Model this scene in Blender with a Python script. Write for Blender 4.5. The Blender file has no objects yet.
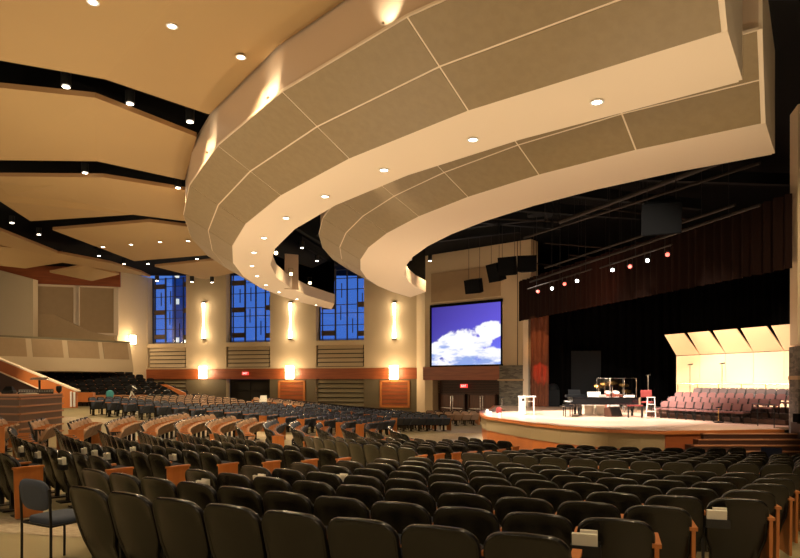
import bpy, bmesh, math, random
from mathutils import Vector, Matrix, noise
random.seed(7)
S = bpy.context.scene
C = S.collection
PI = math.pi
F, HZ, EYE = 622.0, 381.3, 2.65      # focal length (px of an 800 px frame), horizon row, eye height above the flat floor
def un(px, py, h):                   # the place at height h over the eye that the photo shows at (px, py)
    D = F*h/(HZ-py)
    return Vector(((px-400)/F*D, D, h+EYE))
def atd(px, py, D):
    return Vector(((px-400)/F*D, D, (HZ-py)/F*D+EYE))
def on_line(px, P, d):               # plan point of the sight line px on the plan line P + t d
    k = (px-400)/F
    t = (k*P[1]-P[0])/(d[0]-k*d[1])
    return Vector((P[0]+t*d[0], P[1]+t*d[1]))

# ------------------------------------------------------------------ materials
MATS = {}
def mat(name, col, rough=.6, metal=0, spec=.5, emit=None, es=0, bump=None, var=None, stretch=(1,1,1), coat=0):
    if name in MATS: return MATS[name]
    m = bpy.data.materials.new(name); m.use_nodes = True; MATS[name] = m
    nt = m.node_tree; b = nt.nodes['Principled BSDF']
    b.inputs['Base Color'].default_value = (*col, 1)
    b.inputs['Roughness'].default_value = rough
    b.inputs['Metallic'].default_value = metal
    b.inputs['Specular IOR Level'].default_value = spec
    b.inputs['Coat Weight'].default_value = coat
    if emit:
        b.inputs['Emission Color'].default_value = (*emit, 1)
        b.inputs['Emission Strength'].default_value = es
    if var or bump:
        tc = nt.nodes.new('ShaderNodeTexCoord'); mp = nt.nodes.new('ShaderNodeMapping')
        mp.inputs['Scale'].default_value = stretch
        nt.links.new(tc.outputs['Object'], mp.inputs['Vector'])
    if var:
        sc, col2 = var
        n = nt.nodes.new('ShaderNodeTexNoise'); n.inputs['Scale'].default_value = sc; n.inputs['Detail'].default_value = 6
        r = nt.nodes.new('ShaderNodeValToRGB')
        r.color_ramp.elements[0].position = .35; r.color_ramp.elements[0].color = (*col, 1)
        r.color_ramp.elements[1].position = .65; r.color_ramp.elements[1].color = (*col2, 1)
        nt.links.new(mp.outputs['Vector'], n.inputs['Vector'])
        nt.links.new(n.outputs['Fac'], r.inputs['Fac']); nt.links.new(r.outputs['Color'], b.inputs['Base Color'])
    if bump:
        sc, st = bump
        n2 = nt.nodes.new('ShaderNodeTexNoise'); n2.inputs['Scale'].default_value = sc; n2.inputs['Detail'].default_value = 3
        bp = nt.nodes.new('ShaderNodeBump'); bp.inputs['Strength'].default_value = st; bp.inputs['Distance'].default_value = .02
        nt.links.new(mp.outputs['Vector'], n2.inputs['Vector'])
        nt.links.new(n2.outputs['Fac'], bp.inputs['Height']); nt.links.new(bp.outputs['Normal'], b.inputs['Normal'])
    return m
M = dict(
 cloud=mat('tan_ceiling_paint', (.345,.215,.083), .75, var=(.15,(.375,.24,.093))),
 cloud_edge=mat('tan_ceiling_edge', (.36,.20,.08), .7),
 cream=mat('cream_plaster', (.76,.62,.45), .7),
 perf=mat('taupe_perforated_panel', (.235,.165,.078), .55, var=(6,(.26,.185,.09)), bump=(90,.12)),
 cove=mat('pale_cove_plaster', (.54,.40,.27), .5),
 black=mat('black_paint', (.0025,.0025,.0025), .9, spec=.1),
 duct=mat('dark_duct_metal', (.009,.010,.011), .8, spec=.15),
 pipe=mat('dark_steel_pipe', (.02,.015,.012), .6, spec=.2),
 wall=mat('cream_wall_paint', (.58,.45,.28), .8, var=(.4,(.60,.47,.30))),
 wall2=mat('taupe_wall_panel', (.38,.26,.14), .85, var=(3,(.40,.275,.15))),
 olive=mat('olive_lower_wall', (.13,.10,.055), .75),
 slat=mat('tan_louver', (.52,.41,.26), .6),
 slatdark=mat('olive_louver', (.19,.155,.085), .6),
 void=mat('dark_recess', (.02,.016,.011), .9),
 wood=mat('cherry_wood', (.33,.085,.022), .4, var=(3,(.25,.06,.015)), stretch=(.25,.25,3)),
 woodend=mat('warm_oak', (.50,.175,.04), .38, var=(4,(.42,.14,.03)), stretch=(3,3,.5)),
 woodor=mat('orange_veneer', (.52,.16,.035), .4, var=(2,(.46,.135,.03))),
 doorwood=mat('dark_door_wood', (.13,.045,.018), .4, var=(3,(.09,.03,.012)), stretch=(3,3,.4)),
 booth=mat('brown_booth_board', (.14,.075,.04), .5),
 boothedge=mat('booth_board_edge', (.40,.17,.07), .45),
 carpet=mat('aisle_carpet', (.46,.38,.26), .95, var=(14,(.34,.27,.18)), bump=(60,.2)),
 concrete=mat('painted_concrete', (.33,.275,.15), .40, var=(.8,(.37,.31,.17))),
 shell=mat('black_seat_plastic', (.0075,.0068,.0062), .27, spec=.6),
 blue=mat('slate_blue_fabric', (.055,.068,.098), .9),
 brown=mat('tan_seat_fabric', (.30,.185,.11), .9),
 metal=mat('black_steel', (.012,.012,.012), .4, metal=.3),
 chrome=mat('chrome', (.6,.6,.6), .22, metal=1),
 white=mat('white_plastic', (.75,.74,.70), .45),
 paper=mat('white_paper', (.72,.68,.58), .8),
 stagefloor=mat('pale_stage_boards', (.66,.47,.35), .3, var=(1.5,(.70,.51,.38)), stretch=(.3,2,1)),
 fascia=mat('beige_stage_fascia', (.33,.235,.11), .6),
 curtain=mat('brown_black_velvet', (.014,.006,.004), .95, spec=.1),
 curtain2=mat('black_velvet', (.0022,.002,.002), .95, spec=.05),
 curtain3=mat('rust_velvet', (.15,.045,.018), .9),
 shellpanel=mat('cream_shell_laminate', (.80,.60,.40), .45),
 chairred=mat('rose_chair_fabric', (.19,.085,.075), .85),
 chairgrey=mat('grey_chair_fabric', (.11,.08,.075), .85),
 navy=mat('navy_fabric', (.012,.018,.05), .9),
 darkcush=mat('black_fabric', (.012,.012,.014), .9),
 piano=mat('black_lacquer', (.012,.012,.014), .12, coat=.6),
 gold=mat('brass_cymbal', (.75,.48,.16), .25, metal=1),
 drum=mat('red_drum_shell', (.35,.08,.05), .3),
 teal=mat('teal_cloth', (.05,.30,.33), .8),
 redcloth=mat('red_cloth', (.22,.03,.025), .8),
 dark=mat('shaded_slate_fabric', (.017,.021,.030), .9),  # slate blue darkened to put the shade between near seats into the colour
 lens=mat('lamp_lens', (1,1,1), .5, emit=(1,.86,.66), es=14),
 tube=mat('sconce_glass', (1,1,1), .5, emit=(1,.80,.55), es=10),
 boxlamp=mat('sconce_box_glass', (1,1,1), .5, emit=(1,.76,.48), es=18),
 spotw=mat('white_spot_lens', (1,1,1), .5, emit=(.95,1,.95), es=14),
 spotr=mat('red_spot_lens', (1,.3,.3), .5, emit=(1,.12,.09), es=3.5),
 spoty=mat('amber_spot_lens', (1,.9,.6), .5, emit=(1,.78,.40), es=16),
 exit=mat('exit_sign_red', (.5,.02,.02), .5, emit=(1,.06,.05), es=1.1),
 exitlet=mat('exit_sign_letters', (1,.6,.6), .5, emit=(1,.55,.5), es=2.2),
 tower=mat('blue_dusk_tower', (.10,.18,.30), .5),
 towerwin=mat('lit_office_window', (1,.9,.6), .5, emit=(1,.85,.5), es=.9),
 frame=mat('bronze_window_frame', (.05,.042,.035), .5),
 spandrel=mat('brown_spandrel', (.10,.065,.04), .6),
 sidewood=mat('dark_walnut', (.06,.022,.01), .5),
)
def nodes_stone():
    m = bpy.data.materials.new('stacked_stone'); m.use_nodes = True
    nt = m.node_tree; b = nt.nodes['Principled BSDF']; b.inputs['Roughness'].default_value = .85
    tc = nt.nodes.new('ShaderNodeTexCoord'); mp = nt.nodes.new('ShaderNodeMapping'); mp.inputs['Scale'].default_value = (2.2,2.2,7)
    v = nt.nodes.new('ShaderNodeTexVoronoi'); v.inputs['Scale'].default_value = 1.6
    r = nt.nodes.new('ShaderNodeValToRGB')
    r.color_ramp.elements[0].color = (.055,.047,.036,1); r.color_ramp.elements[1].color = (.20,.175,.13,1)
    bp = nt.nodes.new('ShaderNodeBump'); bp.inputs['Strength'].default_value = .6
    nt.links.new(tc.outputs['Object'], mp.inputs['Vector']); nt.links.new(mp.outputs['Vector'], v.inputs['Vector'])
    nt.links.new(v.outputs['Color'], r.inputs['Fac']); nt.links.new(r.outputs['Color'], b.inputs['Base Color'])
    nt.links.new(v.outputs['Distance'], bp.inputs['Height']); nt.links.new(bp.outputs['Normal'], b.inputs['Normal'])
    return m
M['stone'] = nodes_stone()
def nodes_glass(name, tint, gl=.06):
    m = bpy.data.materials.new(name); m.use_nodes = True; nt = m.node_tree
    nt.nodes.remove(nt.nodes['Principled BSDF'])
    t = nt.nodes.new('ShaderNodeBsdfTransparent'); t.inputs['Color'].default_value = (*tint,1)
    g = nt.nodes.new('ShaderNodeBsdfGlossy'); g.inputs['Roughness'].default_value = .05
    x = nt.nodes.new('ShaderNodeMixShader'); x.inputs['Fac'].default_value = gl
    nt.links.new(t.outputs[0], x.inputs[1]); nt.links.new(g.outputs[0], x.inputs[2])
    nt.links.new(x.outputs[0], nt.nodes['Material Output'].inputs['Surface'])
    return m
M['glass'] = nodes_glass('window_glass', (.85,.92,1))
M['acrylic'] = nodes_glass('clear_acrylic', (.95,.96,.96), .04)
def nodes_vcol(name, es):
    m = bpy.data.materials.new(name); m.use_nodes = True; nt = m.node_tree; b = nt.nodes['Principled BSDF']
    a = nt.nodes.new('ShaderNodeVertexColor'); a.layer_name = 'picture'
    b.inputs['Base Color'].default_value = (.02,.02,.02,1); b.inputs['Emission Strength'].default_value = es
    nt.links.new(a.outputs['Color'], b.inputs['Emission Color'])
    return m
M['screen'] = nodes_vcol('screen_picture', 1.0)

# ------------------------------------------------------------------ mesh builder
class MB:
    def __init__(s): s.v = []; s.f = []; s.m = []
    def add(s, vs, fs, mi=0, T=None):
        k = len(s.v)
        s.v += [tuple(T @ Vector(v)) if T else tuple(v) for v in vs]
        s.f += [tuple(i+k for i in f) for f in fs]; s.m += [mi]*len(fs); return s
    def box(s, c, d, rz=0, mi=0, T=None, rx=0, ry=0):
        x, y, z = d[0]/2, d[1]/2, d[2]/2
        R = Matrix.Translation(c) @ Matrix.Rotation(rz,4,'Z') @ Matrix.Rotation(ry,4,'Y') @ Matrix.Rotation(rx,4,'X')
        if T: R = T @ R
        return s.add([(-x,-y,-z),(x,-y,-z),(x,y,-z),(-x,y,-z),(-x,-y,z),(x,-y,z),(x,y,z),(-x,y,z)],
              [(3,2,1,0),(4,5,6,7),(0,1,5,4),(1,2,6,5),(2,3,7,6),(3,0,4,7)], mi, R)
    def prism(s, bot, top, mi=0, T=None):           # matching closed outlines
        n = len(bot)
        return s.add(list(bot)+list(top), [tuple(range(n))[::-1], tuple(range(n,2*n))]+[(i,(i+1)%n,n+(i+1)%n,n+i) for i in range(n)], mi, T)
    def extr(s, poly, z0, z1, mi=0, T=None):
        return s.prism([(p[0],p[1],z0) for p in poly], [(p[0],p[1],z1) for p in poly], mi, T)
    def quad(s, a, b, c, d, mi=0): return s.add([a,b,c,d], [(0,1,2,3)], mi)
    def wallseg(s, a, b, z0, z1, t, mi=0):           # upright slab on the plan segment a-b, thickness t to the far side
        a = Vector((a[0],a[1])); b = Vector((b[0],b[1])); d = (b-a).normalized(); n = Vector((-d.y,d.x))*t
        return s.extr([a,b,b+n,a+n], z0, z1, mi)
    def tube(s, pts, r, n=8, mi=0, cap=True, T=None):
        pts = [Vector(p) for p in pts]; rs = r if isinstance(r,(list,tuple)) else [r]*len(pts)
        vs = []; fs = []; up = None
        for i, p in enumerate(pts):
            d = (pts[min(i+1,len(pts)-1)]-pts[max(i-1,0)]).normalized()
            a = Vector((0,0,1)) if abs(d.z) < .9 else Vector((1,0,0))
            u = d.cross(a).normalized(); w = d.cross(u)
            vs += [p+(u*math.cos(2*PI*k/n)+w*math.sin(2*PI*k/n))*rs[i] for k in range(n)]
        for i in range(len(pts)-1):
            fs += [(i*n+k, i*n+(k+1)%n, (i+1)*n+(k+1)%n, (i+1)*n+k) for k in range(n)]
        if cap: fs += [tuple(range(n))[::-1], tuple(range((len(pts)-1)*n, len(pts)*n))]
        return s.add(vs, fs, mi, T)
    def lathe(s, prof, n=16, c=(0,0,0), mi=0, T=None):
        vs = []; fs = []
        for r, z in prof: vs += [(c[0]+r*math.cos(2*PI*k/n), c[1]+r*math.sin(2*PI*k/n), c[2]+z) for k in range(n)]
        for i in range(len(prof)-1): fs += [(i*n+k, i*n+(k+1)%n, (i+1)*n+(k+1)%n, (i+1)*n+k) for k in range(n)]
        fs += [tuple(range(n))[::-1], tuple(range((len(prof)-1)*n, len(prof)*n))]
        return s.add(vs, fs, mi, T)
    def mesh(s, name, mats, smooth=False):
        me = bpy.data.meshes.new(name); me.from_pydata(s.v, [], s.f)
        for m in (mats if isinstance(mats,(list,tuple)) else [mats]): me.materials.append(M[m])
        me.polygons.foreach_set('material_index', s.m)
        bm = bmesh.new(); bm.from_mesh(me); bmesh.ops.recalc_face_normals(bm, faces=bm.faces); bm.to_mesh(me); bm.free()
        if smooth:
            me.polygons.foreach_set('use_smooth', [True]*len(me.polygons))
            if smooth != 'all': me.set_sharp_from_angle(angle=math.radians(40))
        return me
    def build(s, name, mats, parent=None, smooth=False, bevel=0):
        o = bpy.data.objects.new(name, s.mesh(name, mats, smooth)); C.objects.link(o)
        if parent: o.parent = parent
        if bevel:
            b = o.modifiers.new('bevel','BEVEL'); b.width = bevel; b.segments = 2; b.limit_method = 'ANGLE'
        return o
def tag(o, label, cat, group=None):
    o['label'] = label; o['category'] = cat
    if group: o['group'] = group
    return o
def thing(name, label, cat, loc=(0,0,0), rz=0, group=None):
    o = bpy.data.objects.new(name, None); C.objects.link(o); o.location = loc; o.rotation_euler = (0,0,rz); o.empty_display_size = .2
    return tag(o, label, cat, group)
def struct(o): o['kind'] = 'structure'; return o
def local(o, v): return o.matrix_basis.inverted() @ Vector(v)
ORD = ['first','second','third','fourth','fifth','sixth','seventh','eighth','ninth','tenth','eleventh','twelfth','thirteenth','fourteenth','fifteenth','sixteenth',
       'seventeenth','eighteenth','nineteenth','twentieth','twenty-first','twenty-second','twenty-third','twenty-fourth','twenty-fifth','twenty-sixth']

# ------------------------------------------------------------------ floor
CX, CY = 8.1, 23.8                  # centre of the fan of seating
def sstep(a, b, x):
    t = max(0, min(1, (x-a)/(b-a))); return t*t*(3-2*t)
def floor_z(x, y):
    r = math.hypot(x-CX, y-CY); th = math.degrees(math.atan2(x-CX, -(y-CY)))
    k = 1-sstep(-152, -128, -abs(th)) if False else sstep(-154, -126, th) if th < 0 else 1-sstep(60,100,th)
    return .065*max(0, min(r,24.0)-8.28)*k
def pol(r, th):
    t = math.radians(th); return CX+r*math.sin(t), CY-r*math.cos(t)
fm = MB(); NR, NT = 60, 180
for i in range(NR+1):
    r = 46*i/NR
    for j in range(NT):
        x, y = pol(r, j*2-180); fm.v.append((x,y,floor_z(x,y)))
for i in range(NR):
    for j in range(NT): fm.f.append((i*NT+j, (i+1)*NT+j, (i+1)*NT+(j+1)%NT, i*NT+(j+1)%NT)); fm.m.append(0)
struct(fm.build('floor', 'concrete', smooth='all'))
# carpet of the aisles lies on the floor
def carpet_strip(pts, w, name):
    m = MB(); k = 0; n = len(pts)
    for i, (x,y) in enumerate(pts):
        a = Vector(pts[min(i+1,n-1)])-Vector(pts[max(i-1,0)]); a.normalize(); nn = Vector((-a.y,a.x))
        for s in range(9):
            q = Vector((x,y))+nn*w*(s/8-.5); m.v.append((q.x,q.y,floor_z(q.x,q.y)+.008))
    for i in range(n-1):
        for s in range(8): m.f.append((i*9+s, i*9+s+1, (i+1)*9+s+1, (i+1)*9+s)); m.m.append(0)
    return m.build(name, 'carpet', smooth='all')
o = carpet_strip([(-5.0,7.55),(-4.95,8.0),(-4.9,8.45)], 2.7, 'floor_carpet'); struct(o)
o = carpet_strip([pol(19.4-.5*i, -36.6) for i in range(25)], 1.25, 'floor_carpet'); struct(o)
o = carpet_strip([pol(8.3, t) for t in range(-172,-96,3)], 1.9, 'floor_carpet'); struct(o)
o = carpet_strip([pol(26-.6*i, -99.5) for i in range(28)], 1.8, 'floor_carpet'); struct(o)
o = carpet_strip([pol(26-.6*i, -63.5) for i in range(30)], 1.0, 'floor_carpet'); struct(o)
o = carpet_strip([(1.6+i*.45*.57, 2.9+i*.45*.5) if i<16 else (5.7+(i-16)*.25, 6.5+(i-16)*.42) for i in range(24)], .95, 'floor_carpet')
struct(o)

# ------------------------------------------------------------------ walls
H = lambda h: h+EYE
WP, WD = Vector((1.8,45.0)), Vector((-22.7,6.4)); WD.normalize()
wl = lambda px: on_line(px, WP, WD)
WN = Vector((-WD.y, WD.x)); WN = WN if WN.y > 0 else -WN        # away from the hall
ZT, ZSILL, BT, BB = H(8.6), H(3.08), H(.98), H(.17)
bays = [(147.5,186),(226,270),(316,364)]
def seg(m, a, b, z0, z1, off0, off1, mi=0):
    a = Vector(a); b = Vector(b)
    m.extr([a+WN*off0, b+WN*off0, b+WN*off1, a+WN*off1], z0, z1, mi)
m = MB()
edges = [140]+[e for b in bays for e in b]+[427]
for i in range(0, len(edges), 2): seg(m, wl(edges[i]), wl(edges[i+1]), 0, ZT, 0, .9)
for a, b in bays:
    seg(m, wl(a), wl(b), BT-.05, BT+.12, 0, .9); seg(m, wl(a), wl(b), ZSILL-.35, ZSILL, -.04, .9)
    seg(m, wl(a), wl(b), BT, ZSILL, .3, .9, 1)
struct(m.build('wall_far', ['wall','void']))
m = MB()                                                          # olive lower cladding on the piers
for i in range(0, len(edges), 2): seg(m, wl(edges[i]), wl(edges[i+1]), .2, BB, -.03, 0)
struct(m.build('wall_lower', 'olive'))
m = MB(); seg(m, wl(133), wl(427), BB, BT, -.09, .25)
struct(m.build('trim_1', 'wood'))
for k, (a, b) in enumerate(bays):                                 # louvers over the band
    nm = ['beside the balcony','over the dark doorway','nearest the projection screen'][k]
    t = thing('louver_panel', 'tan five-slat louver under the window '+nm, 'louver', (*wl((a+b)/2), BT+.12), 0, 'louvers under the windows')
    A, B = wl(a+1.5), wl(b-1.5); mm = MB(); dz = (ZSILL-.35-BT-.12)/5
    for s in range(5):
        z = BT+.12+dz*(s+.55)
        for (q0,q1,zz,h) in ((A,B,z,dz*.80),):
            P = [A+WN*.02, B+WN*.02, B+WN*.16, A+WN*.16]
            mm.prism([(p.x-t.location.x,p.y-t.location.y,zz-h/2-t.location.z) for p in P], [(p.x-t.location.x+(WN.x*.1 if i<2 else WN.x*.1),p.y-t.location.y+WN.y*.1,zz+h/2-t.location.z) for i,p in enumerate(P)])
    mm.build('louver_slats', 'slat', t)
# below the band: louver, doorway, louver
for k, (a, b) in enumerate(bays):
    A, B = wl(a+.4), wl(b-.4); c = (A+B)/2
    if k == 1:
        d = thing('door_1', 'x', 'x'); del d['label'], d['category']; struct(d)
        mm = MB(); seg(mm, A, B, .3, BB, .55, .62); mm.build('recess', 'void', d)
        for q0, q1 in ((.06,.49),(.51,.94)):
            mm = MB(); seg(mm, A.lerp(B,q0), A.lerp(B,q1), .35, BB-.18, .45, .52); lf = mm.build('door_leaf', 'void', d)
            mm = MB(); seg(mm, A.lerp(B,q0+.05), A.lerp(B,q1-.05), H(-.75), H(-.70), .38, .45); mm.build('push_bar', 'metal', lf)
    else:
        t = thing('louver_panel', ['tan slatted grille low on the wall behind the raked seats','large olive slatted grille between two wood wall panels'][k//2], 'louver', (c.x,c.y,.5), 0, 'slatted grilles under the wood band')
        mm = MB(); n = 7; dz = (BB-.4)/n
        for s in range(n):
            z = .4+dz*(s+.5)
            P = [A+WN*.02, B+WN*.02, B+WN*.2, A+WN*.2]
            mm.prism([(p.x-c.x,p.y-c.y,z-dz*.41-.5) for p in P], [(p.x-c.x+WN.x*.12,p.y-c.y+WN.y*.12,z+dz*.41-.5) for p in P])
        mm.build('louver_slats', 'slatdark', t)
        mm = MB()
        P = [A+WN*.3, B+WN*.3, B+WN*.4, A+WN*.4]
        mm.extr([(p.x-c.x,p.y-c.y) for p in P], -.3, BB-.5); mm.build('backing', 'void', t)
# windows
for k, (a, b) in enumerate(bays):
    A, B = wl(a), wl(b); w = struct(bpy.data.objects.new('window_%d' % (k+1), None)); C.objects.link(w)
    def bar(u0, u1, z0, z1, mname, nm, o0=.60, o1=.74):
        mm = MB(); seg(mm, A.lerp(B,u0), A.lerp(B,u1), z0, z1, o0, o1); return mm.build(nm, mname, w)
    mm = MB()
    for u0,u1,t in ((0,.02,0),(.98,1,0),(.06,.072,0),(.33,.355,0),(.58,.60,0),(.80,.815,0)):
        seg(mm, A.lerp(B,u0), A.lerp(B,u1), ZSILL, ZT, .6, .74)
    for j, z in enumerate((0,.13,1.2,2.1,2.75,3.9,4.75,5.4)):
        seg(mm, A.lerp(B,.02), A.lerp(B,.98), ZSILL+z, ZSILL+z+(.10 if j==0 else .045), .62, .72)
    for u, z in ((.70,.6),(.45,1.6),(.22,3.2),(.90,2.5),(.47,3.3)):
        seg(mm, A.lerp(B,u), A.lerp(B,u+.012), ZSILL+z, ZSILL+z+1.1, .62, .70)
    mm.build('window_frame', 'frame', w)
    mm = MB()
    for u0,u1,z in ((.05,.33,.42),(.05,.33,2.45),(.05,.33,4.6),(.82,.98,.35),(.82,.98,2.55),(.82,.98,4.7)):
        seg(mm, A.lerp(B,u0), A.lerp(B,u1), ZSILL+z, ZSILL+z+.38, .58, .73)
    mm.build('spandrel_panel', 'spandrel', w)
    bar(.01, .99, ZSILL+.02, ZT, 'glass', 'pane', .665, .672)
# wood panels on the piers
for a, b, y0, y1, nm in ((278.5,305.5,380.5,407,'between the dark doorway and olive grille'),(380,410,380.3,407.5,'beside the projection screen wall')):
    A, B = wl(a), wl(b); c = (A+B)/2; D = c.y; z0, z1 = H((HZ-y1)/F*D), H((HZ-y0)/F*D)
    t = thing('wood_wall_panel', 'framed reddish wood wall panel '+nm, 'wall panel', (c.x,c.y,z0), 0, 'framed wood panels under the band')
    L = lambda p: (p.x-c.x, p.y-c.y)
    mm = MB()
    for s in range(7):
        u = (z1-z0)/7; P = [A-WN*.06, B-WN*.06, B-WN*.03, A-WN*.03]; mm.extr([L(p) for p in P], s*u+.02, (s+1)*u-.02)
    mm.build('slat_field', 'wood', t)
    mm = MB(); fw = .13
    for (p,q,s0,s1) in ((A,B,0,fw),(A,B,z1-z0-fw,z1-z0),(A,A.lerp(B,.07),0,z1-z0),(B.lerp(A,.07),B,0,z1-z0)):
        P = [p-WN*.10, q-WN*.10, q-WN*.03, p-WN*.03]; mm.extr([L(x) for x in P], s0, s1)
    mm.build('panel_frame', 'woodend', t)

# wall with the screen and doors
SP, SD = Vector((2.18,42.3)), Vector((4.17,-3.4)); SD.normalize()
sl = lambda px: on_line(px, SP, SD); SN = Vector((-SD.y,SD.x)); SN = SN if SN.y > 0 else -SN
def sseg(m, a, b, z0, z1, o0, o1, mi=0):
    a = Vector(a); b = Vector(b); m.extr([a+SN*o0, b+SN*o0, b+SN*o1, a+SN*o1], z0, z1, mi)
m = MB(); a, b = sl(425), sl(531)
sseg(m, a, b, BT, ZT, 0, .9); sseg(m, a, sl(432.5), 0, BT, 0, .9); sseg(m, sl(499), b, 0, BT, .2, .9)
m.extr([a, a+SN*.9, Vector((1.3,46.0)), Vector((1.2,45.2))], 0, ZT)
struct(m.build('wall_screen', 'wall'))
m = MB(); sseg(m, sl(424), sl(501.5), H(.08), BT, -.12, .3); struct(m.build('trim_2', 'wood'))
m = MB(); sseg(m, sl(432.3), sl(501.5), .0, H(.08), .85, .95); struct(m.build('wall_recess', 'void'))
m = MB()
for s in range(9): z = H(-.85)+s*.11; sseg(m, sl(433), sl(498), z, z+.075, .6, .75)
o = m.build('slat_header', 'sidewood'); tag(o, 'dark horizontal slats over the two wooden double doors', 'slat panel')
for k, (p0, p1) in enumerate(((435,459.5),(464.5,490))):
    d = struct(bpy.data.objects.new('door_%d' % (k+2), None)); C.objects.link(d); A, B = sl(p0), sl(p1); zt = H(-.90)
    mm = MB()
    for q0,q1,z0,z1 in ((-.04,.0,0,zt),(1,1.04,0,zt),(-.04,1.04,zt,zt+.06)): sseg(mm, A.lerp(B,q0), A.lerp(B,q1), z0, z1, .5, .75)
    mm.build('door_frame', 'sidewood', d)
    for q0,q1,hx in ((.01,.49,.45),(.51,.99,.55)):
        mm = MB(); sseg(mm, A.lerp(B,q0), A.lerp(B,q1), 0.01, zt, .6, .68); lf = mm.build('door_leaf', 'doorwood', d)
        mm = MB(); sseg(mm, A.lerp(B,q0+.04), A.lerp(B,q1-.04), .82, .88, .52, .56); mm.build('push_bar', 'chrome', lf)
        mm = MB(); sseg(mm, A.lerp(B,hx-.015), A.lerp(B,hx+.015), .3, zt-.1, .54, .6); mm.build('edge_strip', 'chrome', lf)
# grey sound panel above the screen
A, B = sl(431.5), sl(501); t = MB()
sseg(t, A, B, H(5.35), H(7.3), -.05, 0); tag(t.build('acoustic_panel', 'wall2'), 'wide taupe acoustic panel on the wall above the projection screen', 'acoustic panel')
# screen
A, B = sl(432.3), sl(501.6); W = (B-A).length; z0, z1 = H(1.07), H(4.98); Hh = z1-z0
t = thing('projection_screen', 'large lit screen showing white clouds on a blue sky', 'screen', (*((A+B)/2), z0), math.atan2(SD.y,SD.x))
NX, NY = 132, 96; mm = MB()
for j in range(NY+1):
    for i in range(NX+1): mm.v.append((W*(i/NX-.5), -.06, Hh*j/NY))
for j in range(NY):
    for i in range(NX): mm.f.append((j*(NX+1)+i, j*(NX+1)+i+1, (j+1)*(NX+1)+i+1, (j+1)*(NX+1)+i)); mm.m.append(0)
scr = mm.build('screen_surface', 'screen', t)
ca = scr.data.color_attributes.new('picture','FLOAT_COLOR','POINT')
def blob(u, v, cx, cy, rx, ry): return 1-math.hypot((u-cx)/rx, (v-cy)/ry)
for j in range(NY+1):
    for i in range(NX+1):
        u, v = i/NX, j/NY
        n1 = noise.fractal(Vector((u*6,v*6,3.1)),.6,2.1,6); n2 = noise.fractal(Vector((u*3,v*9,8.7)),.8,2.0,5)
        d = max(blob(u,v,.44,.29,.37,.31), blob(u,v,.46,.45,.20,.12), blob(u,v,.84,.56,.19,.16)*1.1, blob(u,v,.78,.40,.10,.14), blob(u,v,.10,.26,.20,.15), blob(u,v,.17,.44,.055,.055), blob(u,v,.90,.16,.28,.12))
        base = .55*(1-v/.18) if v < .18 else -1
        k = sstep(-.04,.16, max(d, base*.5-.02)+n1*.20)
        sky = (.055+.05*(1-v), .04+.13*(1-v)**2, .58+.25*(1-v)-.12*v)
        sky = tuple(x*(.62+.62*u) + .03*u for x in sky)
        sh = max(0,min(.9,(.27-v)*2.4+n2*1.3-.18*n1)); cl = (1.0-.80*sh, 1.0-.66*sh, 1.06-.26*sh)
        ca.data[j*(NX+1)+i].color = (*[s*(1-k)+c*k for s,c in zip(sky,cl)],1)
mm = MB()
for (x,z,w,h) in ((-W/2-.06,Hh/2,.12,Hh+.24),(W/2+.03,Hh/2,.06,Hh+.24),(0,-.05,W+.2,.1),(0,Hh+.09,W+.2,.18)): mm.box((x,-.06,z),(w,.12,h))
mm.build('screen_frame', 'black', t)
# stone pillar, column
A, B = sl(501.3), sl(525); m = MB(); sseg(m, A, B, 0, H(.98), -.25, .3)
t = thing('stone_pillar', 'dark stacked-stone pillar beside the double doors and stage', 'pillar'); m.build('stone_cladding','stone',t)
m = MB(); sseg(m, A-SD*.08, B+SD*.08, H(.03), H(.14), -.33, .3); m.build('stone_ledge','wall2',t)
m = MB(); sseg(m, sl(525.3), sl(530.5), 0, H(3.7), -.3, .2); struct(m.build('column_stage', 'cream'))

# left rear wall and balcony
K0 = wl(147); P118 = Vector((-21.9,48.2)); P37 = Vector((-27.6,46.6)); PM = Vector((-36,44))
m = MB(); zT = H(7.4)
m.wallseg((PM.x,PM.y),(P37.x,P37.y),.5,zT+1.4,.4); m.wallseg(P37,P118,.5,zT+1.4,.4); m.wallseg(P118,K0,.5,ZT,.4)
struct(m.build('wall_balcony','wall'))
def onp(px): return on_line(px, P37, P118-P37)
dn = (P118-P37).normalized(); dn = Vector((dn.y,-dn.x)); dn = dn if dn.y < 0 else -dn
def fbox(m, px0, px1, y0, y1, off, th, mi=0):
    a, b = onp(px0), onp(px1); D = (a.y+b.y)/2
    m.extr([a+dn*off, b+dn*off, b+dn*(off+th), a+dn*(off+th)], H((HZ-y1)/F*D), H((HZ-y0)/F*D), mi)
m = MB(); fbox(m, -40, 121, 250, 284.5, .05, .25); struct(m.build('trim_3','wood'))
for k, (p0,p1,y0,y1) in enumerate(((38,74,287,326),(80,114,288,333))):
    t = thing('wall_frame', ['framed taupe sound panel behind the balcony, farther from the windows','framed taupe sound panel behind the balcony, nearer the windows'][k], 'wall panel', group='balcony wall panels')
    mm = MB(); fbox(mm, p0, p1, y0, y1, .03, .05); mm.build('fabric_panel','wall2',t)
    mm = MB(); fbox(mm, p1, p1+5, y0-2, y1, .03, .14); fbox(mm, p0-4, p0, y0-2, y1, .03, .14); fbox(mm, p0-4, p1+5, y0-3.5, y0, .03, .14); fbox(mm, p0-4, p1+5, y1, y1+2, .03, .14); mm.build('panel_border','cream',t)
m = MB(); a = [(-45,258),(33,279),(33,340),(-45,340)]
m.prism([tuple(atd(x,y,43.5)) for x,y in a], [tuple(atd(x,y,43.5)+Vector((0,.6,0))) for x,y in a]); struct(m.build('wall_balcony_side','wall'))
m = MB(); a = [(32,313.5),(54,314.5),(70,322),(88,331),(114,337),(116,344),(32,344)]
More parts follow.
